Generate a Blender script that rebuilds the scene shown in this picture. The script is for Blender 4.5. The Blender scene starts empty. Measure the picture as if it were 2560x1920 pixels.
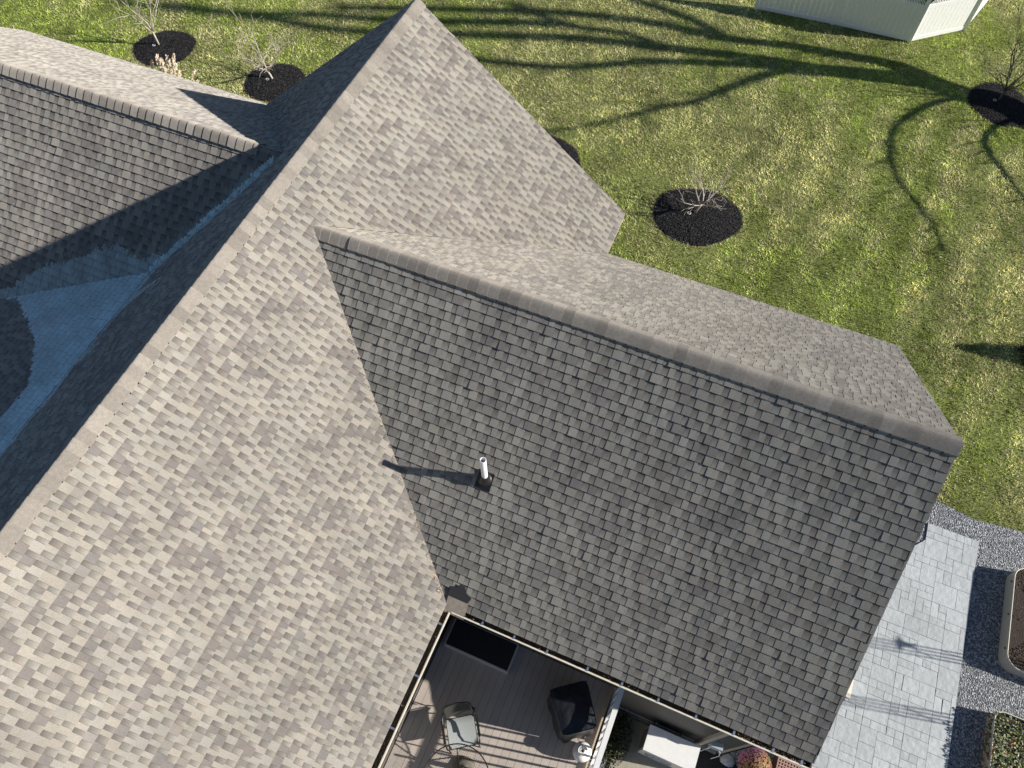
import bpy, math, random
import numpy as np
from mathutils import Vector, Matrix
random.seed(7)
rng = np.random.default_rng(7)
R = math.radians
SC = bpy.context.scene
COL = SC.collection

# ------------------------------------------------------------------ camera
CAM = Vector((6.56, -10.873, 17.6))
cd = bpy.data.cameras.new('camera')
cam = bpy.data.objects.new('camera', cd); COL.objects.link(cam)
cr, cu, cf = Vector((.920696, .390099, -.011903)), Vector((-.334292, .803988, .491785)), Vector((-.201415, .448805, -.870635))
cm = Matrix((cr, cu, -cf)).transposed().to_4x4(); cm.translation = CAM
cam.matrix_world = cm
cd.sensor_width = 36; cd.lens = 36 * 1874.6 / 2560
cd.clip_start = .1; cd.clip_end = 2000
SC.camera = cam

# ------------------------------------------------------------------ light
SUN = Vector((.8841, .1890, .4274)).normalized()
EL = math.asin(SUN.z); AZ = math.atan2(SUN.x, SUN.y)      # azimuth from +Y clockwise
w = bpy.data.worlds.new('World'); SC.world = w; w.use_nodes = True
nt = w.node_tree
sky = nt.nodes.new('ShaderNodeTexSky'); sky.sky_type = 'NISHITA'; sky.sun_disc = False
sky.sun_elevation = EL; sky.sun_rotation = AZ; sky.air_density = 1.0; sky.dust_density = .4; sky.ozone_density = 3.0
bg = nt.nodes['Background']; bg.inputs['Strength'].default_value = .056
nt.links.new(sky.outputs[0], bg.inputs[0])
sd = bpy.data.lights.new('sun', 'SUN'); sd.energy = 5.0; sd.angle = R(.75); sd.color = (1, .945, .86)
so = bpy.data.objects.new('sun', sd); COL.objects.link(so)
so.rotation_euler = SUN.to_track_quat('Z', 'Y').to_euler()
SC.view_settings.view_transform = 'Standard'; SC.view_settings.look = 'None'
SC.view_settings.exposure = .45; SC.view_settings.gamma = 1
SC.cycles.max_bounces = 6

# ------------------------------------------------------------------ helpers
class MB:
    """collects faces for one mesh; every face has a material slot and a colour"""
    def __init__(s): s.v = []; s.f = []; s.m = []; s.c = []; s.smooth = []
    def face(s, pts, mi=0, col=None, sm=False):
        b = len(s.v); s.v.extend([tuple(p) for p in pts]); s.f.append(list(range(b, b + len(pts)))); s.m.append(mi); s.smooth.append(sm)
        if col is None: col = (1, 1, 1)
        s.c.append([tuple(c) for c in col] if isinstance(col[0], (tuple, list)) else [tuple(col)] * len(pts))
    def mesh(s, V, F, mi=0, col=(1, 1, 1), sm=False):
        b = len(s.v); s.v.extend([tuple(p) for p in V])
        for f in F: s.f.append([b + i for i in f]); s.m.append(mi); s.c.append([col] * len(f)); s.smooth.append(sm)
    def box(s, a, b, mi=0, col=(1, 1, 1), M=None):
        x0, y0, z0 = a; x1, y1, z1 = b
        V = [Vector(p) for p in ((x0,y0,z0),(x1,y0,z0),(x1,y1,z0),(x0,y1,z0),(x0,y0,z1),(x1,y0,z1),(x1,y1,z1),(x0,y1,z1))]
        if M: V = [M @ p for p in V]
        s.mesh(V, [(0,3,2,1),(4,5,6,7),(0,1,5,4),(1,2,6,5),(2,3,7,6),(3,0,4,7)], mi, col)
    def prism(s, poly, z0, z1, mi=0, col=(1, 1, 1), M=None):
        n = len(poly); V = [Vector((p[0], p[1], z0)) for p in poly] + [Vector((p[0], p[1], z1)) for p in poly]
        if M: V = [M @ p for p in V]
        s.mesh(V, [tuple(range(n - 1, -1, -1)), tuple(range(n, 2 * n))] + [(i, (i + 1) % n, n + (i + 1) % n, n + i) for i in range(n)], mi, col)
    def tube(s, pts, rad, n=6, mi=0, col=(1, 1, 1), closed=False, sm=True):
        pts = [Vector(p) for p in pts]
        if not isinstance(rad, (list, tuple)): rad = [rad] * len(pts)
        V = []; F = []; k = len(pts); ref = None
        for i, p in enumerate(pts):
            if closed: d = pts[(i + 1) % k] - pts[i - 1]
            else: d = pts[min(i + 1, k - 1)] - pts[max(i - 1, 0)]
            if d.length < 1e-9: d = Vector((0, 0, 1))
            d.normalize()
            if ref is None:
                ref = d.orthogonal().normalized()
            a = (ref - d * ref.dot(d))
            if a.length < 1e-6: a = d.orthogonal()
            a.normalize(); ref = a; b = d.cross(a)
            for j in range(n):
                t = 2 * math.pi * j / n; V.append(p + (a * math.cos(t) + b * math.sin(t)) * rad[i])
        for i in range(k if closed else k - 1):
            for j in range(n):
                q = (i + 1) % k
                F.append((i * n + j, i * n + (j + 1) % n, q * n + (j + 1) % n, q * n + j))
        if not closed: F.append(tuple(range(n - 1, -1, -1))); F.append(tuple((k - 1) * n + j for j in range(n)))
        s.mesh(V, F, mi, col, sm)
    def lathe(s, prof, c, n=24, mi=0, col=(1, 1, 1), sm=True):
        V = []; F = []; k = len(prof)
        for r, z in prof:
            for j in range(n):
                t = 2 * math.pi * j / n; V.append((c[0] + r * math.cos(t), c[1] + r * math.sin(t), c[2] + z))
        for i in range(k - 1):
            for j in range(n): F.append((i * n + j, i * n + (j + 1) % n, (i + 1) * n + (j + 1) % n, (i + 1) * n + j))
        s.mesh(V, F, mi, col, sm)
    def build(s, name, mats, parent=None):
        me = bpy.data.meshes.new(name); me.from_pydata(s.v, [], s.f); me.update()
        if not isinstance(mats, (list, tuple)): mats = [mats]
        for m in mats: me.materials.append(m)
        me.polygons.foreach_set('material_index', s.m); me.polygons.foreach_set('use_smooth', s.smooth)
        ca = me.color_attributes.new('col', 'FLOAT_COLOR', 'CORNER')
        arr = np.array([(*c, 1.) for fc in s.c for c in fc], dtype=np.float32).ravel()
        ca.data.foreach_set('color', arr)
        o = bpy.data.objects.new(name, me); COL.objects.link(o)
        if parent: o.parent = parent
        return o

def tag(o, label=None, cat=None, group=None, kind=None):
    if label: o['label'] = label
    if cat: o['category'] = cat
    if group: o['group'] = group
    if kind: o['kind'] = kind
    return o
def thing(name, label, cat, group=None, loc=(0, 0, 0)):
    o = bpy.data.objects.new(name, None); COL.objects.link(o); o.location = loc
    o.empty_display_size = .2
    return tag(o, label, cat, group)

def mat(name, base=(.5, .5, .5), rough=.7, metal=0., attr=False, noise=None, bump=None, spec=.5, trans=0, big=None, coat=0):
    """noise=(scale,low,high) multiplies the base; big=(scale,low,high) a second, larger one; bump=(scale,strength,distance)"""
    m = bpy.data.materials.new(name); m.use_nodes = True; t = m.node_tree; N = t.nodes; L = t.links
    b = N['Principled BSDF']; b.inputs['Roughness'].default_value = rough; b.inputs['Metallic'].default_value = metal
    b.inputs['Specular IOR Level'].default_value = spec
    if coat: b.inputs['Coat Weight'].default_value = coat
    if attr:
        a = N.new('ShaderNodeVertexColor'); a.layer_name = 'col'; src = a.outputs['Color']
    else:
        a = N.new('ShaderNodeRGB'); a.outputs[0].default_value = (*base, 1); src = a.outputs[0]
    geo = N.new('ShaderNodeNewGeometry')
    for spec_, det in ((noise, 4), (big, 5)):
        if not spec_: continue
        n = N.new('ShaderNodeTexNoise'); n.inputs['Scale'].default_value = spec_[0]; n.inputs['Detail'].default_value = det; n.inputs['Roughness'].default_value = .65
        if len(spec_) > 3:
            mp = N.new('ShaderNodeMapping'); mp.inputs['Scale'].default_value = spec_[3]
            L.new(geo.outputs['Position'], mp.inputs['Vector']); L.new(mp.outputs[0], n.inputs['Vector'])
        else: L.new(geo.outputs['Position'], n.inputs['Vector'])
        r = N.new('ShaderNodeMapRange'); r.inputs['From Min'].default_value = .3; r.inputs['From Max'].default_value = .7
        r.inputs['To Min'].default_value = spec_[1]; r.inputs['To Max'].default_value = spec_[2]
        L.new(n.outputs['Fac'], r.inputs['Value'])
        mx = N.new('ShaderNodeVectorMath'); mx.operation = 'SCALE'
        L.new(src, mx.inputs[0]); L.new(r.outputs[0], mx.inputs['Scale']); src = mx.outputs[0]
    L.new(src, b.inputs['Base Color'])
    if bump:
        n = N.new('ShaderNodeTexNoise'); n.inputs['Scale'].default_value = bump[0]; n.inputs['Detail'].default_value = 5
        L.new(geo.outputs['Position'], n.inputs['Vector'])
        bp = N.new('ShaderNodeBump'); bp.inputs['Strength'].default_value = bump[1]; bp.inputs['Distance'].default_value = bump[2]
        L.new(n.outputs['Fac'], bp.inputs['Height']); L.new(bp.outputs[0], b.inputs['Normal'])
    return m

# numpy value noise
def vnoise(x, y, seed=0):
    xi = np.floor(x).astype(np.int64); yi = np.floor(y).astype(np.int64); fx = x - xi; fy = y - yi
    fx = fx * fx * (3 - 2 * fx); fy = fy * fy * (3 - 2 * fy)
    def h(a, b):
        n = (a * 374761393 + b * 668265263 + seed * 1442695041) & 0xffffffff
        n = ((n ^ (n >> 13)) * 1274126177) & 0xffffffff
        return ((n ^ (n >> 16)) & 0xffff) / 65535.
    return (h(xi, yi) * (1 - fx) + h(xi + 1, yi) * fx) * (1 - fy) + (h(xi, yi + 1) * (1 - fx) + h(xi + 1, yi + 1) * fx) * fy
def fbm(x, y, seed=0, o=4):
    s = 0; a = .5; t = 0
    for i in range(o): s = s + a * vnoise(x * 2 ** i, y * 2 ** i, seed + i * 17); t += a; a *= .55
    return s / t
def inpoly(x, y, poly):
    x = np.asarray(x); y = np.asarray(y); r = np.zeros(x.shape, bool); n = len(poly)
    for i in range(n):
        x0, y0 = poly[i]; x1, y1 = poly[(i + 1) % n]
        if y0 == y1: continue
        c = ((y0 > y) != (y1 > y)) & (x < (x1 - x0) * (y - y0) / (y1 - y0) + x0)
        r ^= c
    return r
def clip(poly, conv):
    """clip polygon by a convex counter-clockwise polygon"""
    out = poly
    for i in range(len(conv)):
        ax, ay = conv[i]; bx, by = conv[(i + 1) % len(conv)]; ex, ey = bx - ax, by - ay
        res = []; n = len(out)
        for j in range(n):
            p = out[j]; q = out[(j + 1) % n]
            dp = ex * (p[1] - ay) - ey * (p[0] - ax); dq = ex * (q[1] - ay) - ey * (q[0] - ax)
            if dp >= 0: res.append(p)
            if (dp > 0 > dq) or (dp < 0 < dq):
                t = dp / (dp - dq); res.append((p[0] + t * (q[0] - p[0]), p[1] + t * (q[1] - p[1])))
        out = res
        if len(out) < 3: return None
    return out
def ccw(p):
    a = sum(p[i][0] * p[(i + 1) % len(p)][1] - p[(i + 1) % len(p)][0] * p[i][1] for i in range(len(p)))
    return p if a > 0 else p[::-1]

# ------------------------------------------------------------------ materials
M_SH = mat('asphalt_shingle', rough=.92, attr=True, noise=(95, .80, 1.20), big=(1.3, .86, 1.12), bump=(160, .5, .004), spec=.25)
M_SH2 = mat('asphalt_shingle_streaked', rough=.92, attr=True, noise=(95, .76, 1.24), big=(2.2, .82, 1.15, (1.6, .45, .45)), bump=(160, .6, .004), spec=.25)
M_CAP = mat('ridge_shingle', rough=.92, attr=True, big=(22, .86, 1.12), noise=(110, .78, 1.22), bump=(160, .5, .003), spec=.25)
for m_ in (M_SH, M_SH2, M_CAP): m_.node_tree.nodes['Principled BSDF'].inputs['Diffuse Roughness'].default_value = 1.0
M_SIDING = mat('taupe_siding', (.085, .078, .072), .75, bump=(60, .1, .002))
M_TRIM = mat('beige_trim', (.42, .37, .30), .55, noise=(12, .93, 1.05))
M_GUT = mat('cream_gutter', (.80, .74, .62), .4, noise=(25, .9, 1.05))
M_WHITE = mat('white_vinyl', (.88, .88, .87), .38, noise=(9, .95, 1.03))
M_DEBRIS = mat('gutter_debris', (.035, .028, .024), .95, noise=(70, .4, 1.9), bump=(80, 1, .02))
M_SILVER = mat('galvanised_clip', (.62, .68, .74), .3, .85)
M_BLACK = mat('black_rubber', (.012, .012, .013), .45, noise=(40, .8, 1.3))
M_PIPE = mat('white_pvc', (.86, .86, .88), .35)
M_DECK = mat('composite_deck', rough=.7, attr=True, noise=(60, .88, 1.12), big=(2, .92, 1.06))
M_DARKMET = mat('dark_metal', (.045, .045, .045), .35, .6)
M_BARK = mat('pale_bark', (.52, .46, .40), .85, noise=(60, .7, 1.2))
M_BARK2 = mat('grey_bark', (.12, .105, .09), .9, noise=(60, .7, 1.2))
M_MULCH = mat('black_mulch', rough=.95, attr=True, noise=(55, .45, 1.8), bump=(60, .8, .02), spec=.2)
M_LEAF = mat('leaf', rough=.6, attr=True, spec=.3)
M_GREYMET = mat('painted_grey', (.42, .47, .5), .45)

# ------------------------------------------------------------------ ground
GR_EDGE = [(-60, -60), (60, -60), (60, -.84), (15.46, -.84), (14.37, -.97), (13.47, -.83), (12.3, -.7), (9.2, -.6), (9.2, -8.35), (3.9, -8.35), (3.9, -60)]
def lawn_mat():
    m = bpy.data.materials.new('lawn_soil'); m.use_nodes = True; t = m.node_tree; N = t.nodes; L = t.links
    b = N['Principled BSDF']; b.inputs['Roughness'].default_value = .95; b.inputs['Specular IOR Level'].default_value = .15
    g = N.new('ShaderNodeNewGeometry')
    n1 = N.new('ShaderNodeTexNoise'); n1.inputs['Scale'].default_value = 9; n1.inputs['Detail'].default_value = 8; n1.inputs['Roughness'].default_value = .75
    n2 = N.new('ShaderNodeTexNoise'); n2.inputs['Scale'].default_value = .35; n2.inputs['Detail'].default_value = 4
    for n in (n1, n2): L.new(g.outputs['Position'], n.inputs['Vector'])
    r1 = N.new('ShaderNodeValToRGB'); e = r1.color_ramp.elements
    e[0].position = .3; e[0].color = (.07, .085, .022, 1); e[1].position = .72; e[1].color = (.34, .38, .13, 1)
    L.new(n1.outputs['Fac'], r1.inputs[0])
    r2 = N.new('ShaderNodeMapRange'); r2.inputs[1].default_value = .35; r2.inputs[2].default_value = .65; r2.inputs[3].default_value = .75; r2.inputs[4].default_value = 1.15
    L.new(n2.outputs['Fac'], r2.inputs[0])
    s = N.new('ShaderNodeVectorMath'); s.operation = 'SCALE'; L.new(r1.outputs[0], s.inputs[0]); L.new(r2.outputs[0], s.inputs['Scale'])
    L.new(s.outputs[0], b.inputs['Base Color'])
    bp = N.new('ShaderNodeBump'); bp.inputs['Strength'].default_value = .6; bp.inputs['Distance'].default_value = .04
    L.new(n1.outputs['Fac'], bp.inputs['Height']); L.new(bp.outputs[0], b.inputs['Normal'])
    return m
g = MB(); g.face([(-400, -400, 0), (400, -400, 0), (400, 400, 0), (-400, 400, 0)])
tag(g.build('ground', lawn_mat()), kind='structure')

def gravel_mat():
    m = bpy.data.materials.new('grey_gravel'); m.use_nodes = True; t = m.node_tree; N = t.nodes; L = t.links
    b = N['Principled BSDF']; b.inputs['Roughness'].default_value = .85
    g = N.new('ShaderNodeNewGeometry')
    v = N.new('ShaderNodeTexVoronoi'); v.inputs['Scale'].default_value = 30; L.new(g.outputs['Position'], v.inputs['Vector'])
    r = N.new('ShaderNodeValToRGB'); e = r.color_ramp.elements
    e[0].position = 0; e[0].color = (.14, .155, .18, 1); e[1].position = 1; e[1].color = (.62, .64, .66, 1)
    k = e.new(.45); k.color = (.27, .285, .31, 1); k = e.new(.75); k.color = (.40, .41, .42, 1)
    sp = N.new('ShaderNodeSeparateColor'); L.new(v.outputs['Color'], sp.inputs[0]); L.new(sp.outputs[0], r.inputs[0])
    d = N.new('ShaderNodeMapRange'); d.inputs[1].default_value = .35; d.inputs[2].default_value = .75; d.inputs[3].default_value = 1; d.inputs[4].default_value = .45
    L.new(v.outputs['Distance'], d.inputs[0])
    s = N.new('ShaderNodeVectorMath'); s.operation = 'SCALE'; L.new(r.outputs[0], s.inputs[0]); L.new(d.outputs[0], s.inputs['Scale'])
    L.new(s.outputs[0], b.inputs['Base Color'])
    iv = N.new('ShaderNodeMath'); iv.operation = 'SUBTRACT'; iv.inputs[0].default_value = 1; L.new(v.outputs['Distance'], iv.inputs[1])
    bp = N.new('ShaderNodeBump'); bp.inputs['Strength'].default_value = .9; bp.inputs['Distance'].default_value = .03
    L.new(iv.outputs[0], bp.inputs['Height']); L.new(bp.outputs[0], b.inputs['Normal'])
    return m
g = MB(); g.face([(x, y, .006) for x, y in GR_EDGE])
tag(g.build('gravel', gravel_mat()), kind='structure')

# patio: stamped slabs in an ashlar pattern
def patio():
    P = [(13.30, -1.51), (14.48, -1.52), (14.40, -6.8), (14.36, -13.5), (11.75, -13.5), (11.8, -6.6), (12.2, -6.3), (12.2, -2.9), (13.1, -2.19), (13.30, -1.96)]
    mb = MB(); mb.prism(ccw(P), .008, .028, 0, (.2, .21, .22))
    c = .17; x0, y0 = 11.6, -13.6; nx, ny = 18, 73; used = np.zeros((nx, ny), bool); rr = random.Random(3)
    sizes = [(2, 3), (3, 2), (2, 2), (3, 2), (1, 2), (2, 1), (2, 2), (3, 3), (1, 2), (1, 1)]
    pa = ccw(P)
    conv = [[(11.8, -6.6), (11.75, -13.5), (14.36, -13.5), (14.40, -6.8), (14.42, -6.3), (12.2, -6.3)], [(12.2, -6.3), (14.405, -6.3), (14.45, -2.9), (12.2, -2.9)], [(12.2, -2.9), (14.45, -2.9), (14.46, -2.19), (13.1, -2.19)], [(13.30, -1.96), (13.1, -2.19), (13.30, -2.19)], [(13.30, -2.19), (14.46, -2.19), (14.48, -1.52), (13.30, -1.51)]]
    conv = [ccw(q) for q in conv]
    th = 0.0
    for i in range(nx):
        for j in range(ny):
            if used[i, j]: continue
            rr.shuffle(sizes)
            for (a, b) in sizes + [(1, 1)]:
                if i + a <= nx and j + b <= ny and not used[i:i + a, j:j + b].any(): break
            used[i:i + a, j:j + b] = True
            xa, ya = x0 + i * c + .0035, y0 + j * c + .0035; xb, yb = x0 + (i + a) * c - .0035, y0 + (j + b) * c - .0035
            t = rr.uniform(.93, 1.07); col = (.50 * t, .535 * t, .55 * t); dz = rr.uniform(0, .003)
            tx, ty = rr.uniform(-.004, .004), rr.uniform(-.004, .004)
            for q in conv:
                pl = clip([(xa, ya), (xb, ya), (xb, yb), (xa, yb)], q)
                if pl:
                    mb.face([(x, y, .034 + dz + tx * (x - xa) / (xb - xa) + ty * (y - ya) / (yb - ya)) for x, y in pl], 0, col)
    m = mat('stamped_concrete', rough=.65, attr=True, noise=(9, .94, 1.05), big=(.8, .90, 1.05), bump=(8, .35, .04))
    return mb.build('patio', m)
tag(patio(), kind='structure')

# ------------------------------------------------------------------ house
A1, A2 = .857, .8394          # main roof pitches
C1, C2 = .848, .8458          # right wing, left wing
GB = .312                     # low-slope roof
HR, HW, HL = 9.33, 8.797, 8.787
house = thing('house', 'large taupe house with grey brown shingled roofs meeting at valleys', 'house')

FR_BLUE = [(-2.6, -5.6), (-2.6, -9.9), (-3.35, -9.35), (-3.3, -8.5), (-3.45, -8.25), (-3.85, -7.85), (-4.2, -7.5), (-4.65, -7.27), (-5.4, -6.85), (-6.3, -7.1), (-6.3, -6.2)]
FR_S = [(-8.5, -7.9), (-5.84, -6.9), (-5.2, -6.42), (-4.78, -6.20), (-4.3, -5.95), (-3.75, -5.72), (-3.3, -5.62), (-2.95, -5.72), (-2.6, -5.42), (-2.3, -5.16), (-2.0, -4.93), (-1.6, -4.5), (-1.2, -4.1), (-.9, -3.95), (-.7, -4.3), (-3.2, -6.4), (-9, -9)]
FR_L = [(-.9, -4.05), (-2.62, -5.72), (-2.66, -9.9), (-2.5, -9.6), (-2.55, -9.0), (-2.38, -8.62), (-2.5, -8.3), (-2.55, -7.9), (-2.2, -7.45), (-2.5, -7.6), (-2.52, -7.1), (-2.5, -6.75), (-1.85, -6.2), (-2.45, -6.35), (-2.45, -5.85), (-.85, -4.2)]
def n1(x, y, sd):
    return math.sin(x * 3.1 + sd) * math.sin(y * 3.7 + sd * 2) * .5 + math.sin(x * 9.3 + y * 4 + sd) * math.sin(y * 8.1 - x * 3 + sd) * .3 + math.sin(x * 23 + y * 17 + sd) * .2
def frost(kind, x, y):
    jx, jy = x + .07 * n1(x, y, 1.3) + random.uniform(-.025, .025), y + .07 * n1(y, x, 4.1) + random.uniform(-.025, .025)
    mot = 1 + .25 * n1(x * 1.7, y * 1.7, 7.7)
    if kind == 'blue':
        if inp(jx, jy, FR_BLUE): return min(.97, (.72 + .25 * max(0, 1 - (-2.705 - x) / .8)) * mot)
    if kind == 'S':
        dv = abs((-x - .646) - (-y - 3.774)) * .707
        if -2.72 < x < -.8 and dv < .075 + .03 * n1(x * 4, y, 2): return .85
        if inp(jx, jy, FR_S): return (.12 * mot * max(0, 1 - dv / .5) if y > -5.55 else .38 * mot)
    if kind == 'L':
        if inp(jx, jy, FR_L): return .5 * mot
    return 0
def inp(x, y, poly):
    c = False; n = len(poly)
    for i in range(n):
        x0, y0 = poly[i]; x1, y1 = poly[(i + 1) % n]
        if (y0 > y) != (y1 > y) and x < (x1 - x0) * (y - y0) / (y1 - y0) + x0: c = not c
    return c

LIGHT = (.405, .378, .335); DARK = (.262, .238, .225); MIDC = (.33, .303, .275)
FROST = (.78, .98, 1.0)
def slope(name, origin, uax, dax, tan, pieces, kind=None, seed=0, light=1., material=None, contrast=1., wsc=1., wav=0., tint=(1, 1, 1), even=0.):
    """courses of laminated shingles as real overlapping tabs on a roof plane. pieces: convex polygons in (s, d) plan metres"""
    rr = random.Random(seed); O = Vector(origin); U = Vector(uax); D = Vector(dax)
    Ls = math.sqrt(1 + tan * tan); N = (D * tan + Vector((0, 0, 1))) / Ls; DS = (D - Vector((0, 0, tan))) / Ls
    ws = [rr.uniform(0, 50) for _ in range(4)]
    def P(s, d, h):
        if wav: h += wav * (math.sin(s * 2.1 + ws[0] + 1.3 * math.sin(d * 1.1)) * math.sin(d * 1.7 + ws[1]) + .7 * math.sin(s * 5.3 + ws[2] + d * .8) * math.sin(d * .9 + ws[3] + s * .4))
        return O + U * s + DS * (d * Ls) + N * h
    flip = U.cross(DS).dot(N) < 0
    pieces = [ccw(p) for p in pieces]
    mb = MB()
    smin = min(p[0] for q in pieces for p in q); smax = max(p[0] for q in pieces for p in q); dmax = max(p[1] for q in pieces for p in q)
    for q in pieces:
        pts = [P(s, d, -.004) for s, d in q]; mb.face(pts[::-1] if flip else pts, 0, DARK)
    e = .143 / Ls
    n = int(dmax / e) + 2
    bbs = [(min(p[0] for p in q), max(p[0] for p in q), min(p[1] for p in q), max(p[1] for p in q)) for q in pieces]
    for k in range(n):
        d1 = dmax - k * e; d0 = d1 - e
        if d1 <= 0: break
        s = smin - rr.uniform(0, .3); tooth = rr.random() < .5
        blend = rr.uniform(-.05, .05)
        run = 0; runc = 1.
        while s < smax:
            wd = rr.choice((.08, .10, .12, .15)) * wsc if tooth else rr.choice((.07, .08, .10)) * wsc
            if run <= 0: run = rr.randint(3, 7); runc = rr.uniform(.92, 1.06) * (1 - even) + even
            run -= 1
            s2 = s + wd
            x, y = (O + U * (s + wd / 2) + D * ((d0 + d1) / 2))[:2]
            f = 0
            t0 = .0036 if tooth else 0.
            lift = .012 + (rr.uniform(.002, .007) if rr.random() < .05 else 0)
            if tooth:
                b = rr.choices((LIGHT, MIDC, DARK), (6 + 2 * even, 1.8 - .6 * even, 2.0 - .2 * even))[0]
            else: b = rr.choices((LIGHT, MIDC), (5, 3))[0]
            g_ = rr.uniform(.96, 1.04) * runc * light  # light: how bright the sun leaves each slope, painted into its shingle colour
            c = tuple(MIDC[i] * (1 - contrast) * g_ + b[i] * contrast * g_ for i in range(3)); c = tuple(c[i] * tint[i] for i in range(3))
            wm = rr.uniform(-.02, .02); c = (c[0] * (1 + wm), c[1], c[2] * (1 - wm))
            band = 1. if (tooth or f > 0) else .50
            for q, bb in zip(pieces, bbs):
                if s2 < bb[0] or s > bb[1] or d1 < bb[2] or d0 > bb[3]: continue
                sub = 1
                if kind:
                    fr = [frost(kind, *(O + U * a_ + D * b_)[:2]) for a_ in (s, (s + s2) / 2, s2) for b_ in (d0, (d0 + d1) / 2, d1)]
                    if max(fr) > 0: sub = 3
                sa, sb = s + .0012, s2 - .0012
                for iu in range(sub):
                  for iv in range(sub):
                    ua, ub = sa + (sb - sa) * iu / sub, sa + (sb - sa) * (iu + 1) / sub; va, vb = d0 + e * iv / sub, d0 + e * (iv + 1) / sub
                    pl = clip([(ua, va), (ub, va), (ub, vb), (ua, vb)], q)
                    if not pl: continue
                    ch_ = c
                    if sub > 1:
                        x, y = (O + U * ((ua + ub) / 2) + D * ((va + vb) / 2))[:2]; f = frost(kind, x, y)
                        if f > 0: fz = max(0, min(.95, f * rr.uniform(.88, 1.06) * (.78 if iv == 0 else 1))); ch_ = tuple(c[i_] * (1 - fz) + FROST[i_] * fz for i_ in range(3))
                    top = [P(p[0], p[1], t0 + lift * (p[1] - d0) / e) for p in pl]; bot = [P(p[0], p[1], -.003) for p in pl]
                    bd = band if f == 0 else 1.
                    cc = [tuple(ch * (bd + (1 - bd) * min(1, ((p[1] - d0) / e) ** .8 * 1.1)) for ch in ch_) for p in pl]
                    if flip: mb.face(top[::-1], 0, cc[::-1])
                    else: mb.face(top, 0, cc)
                    m_ = len(pl)
                    for i in range(m_):
                        j = (i + 1) % m_
                        if abs(pl[i][1] - va) < 1e-6 and abs(pl[j][1] - va) < 1e-6: continue
                        if sub > 1 and not (abs(pl[i][1] - d1) < 1e-6 and abs(pl[j][1] - d1) < 1e-6) and not (abs(pl[i][0] - sa) < 1e-6 and abs(pl[j][0] - sa) < 1e-6) and not (abs(pl[i][0] - sb) < 1e-6 and abs(pl[j][0] - sb) < 1e-6): continue
                        qd = [bot[i], bot[j], top[j], top[i]]
                        mb.face(qd[::-1] if flip else qd, 0, tuple(x_ * .45 for x_ in c))  # tab edges painted darker to deepen the shadow lines between courses
            s = s2; tooth = not tooth
    return mb.build(name, material or M_SH, house)

Y0 = -13.6
X, Yv = (1, 0, 0), (0, 1, 0)
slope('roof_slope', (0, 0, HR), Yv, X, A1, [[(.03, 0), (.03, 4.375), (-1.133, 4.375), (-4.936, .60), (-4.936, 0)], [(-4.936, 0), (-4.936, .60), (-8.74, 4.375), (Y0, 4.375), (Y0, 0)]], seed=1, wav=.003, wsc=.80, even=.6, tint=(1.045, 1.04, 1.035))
slope('roof_slope', (0, 0, HR), Yv, (-1, 0, 0), A2, [[(.03, 0), (.03, 4.6), (-3.774, .70), (-3.774, 0)], [(-3.774, 0), (-3.774, .72), (-5.79, 2.74), (Y0, 2.74), (Y0, 0)]], kind='L', seed=2)
slope('roof_slope', (-2.705, 0, 7.0594), Yv, (-1, 0, 0), GB, [[(-5.78, -.02), (-7.81, 5.5), (Y0, 5.5), (Y0, -.02)]], kind='blue', seed=3, contrast=.5)
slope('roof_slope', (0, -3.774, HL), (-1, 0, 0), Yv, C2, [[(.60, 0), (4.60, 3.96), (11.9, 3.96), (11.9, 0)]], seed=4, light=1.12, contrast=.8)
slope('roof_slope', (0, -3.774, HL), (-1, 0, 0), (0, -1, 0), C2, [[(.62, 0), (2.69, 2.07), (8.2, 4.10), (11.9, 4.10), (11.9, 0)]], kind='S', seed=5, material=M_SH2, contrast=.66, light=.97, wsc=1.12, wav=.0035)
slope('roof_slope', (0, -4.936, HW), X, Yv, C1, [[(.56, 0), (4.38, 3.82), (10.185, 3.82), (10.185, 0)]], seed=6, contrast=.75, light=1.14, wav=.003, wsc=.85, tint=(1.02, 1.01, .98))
slope('roof_slope', (0, -4.936, HW), X, (0, -1, 0), C1, [[(.56, 0), (4.35, 3.81), (10.185, 3.81), (10.185, 0)]], seed=7, material=M_SH2, contrast=.66, light=.94, wsc=1.12, wav=.0038, tint=(.975, 1, 1.01))

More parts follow.
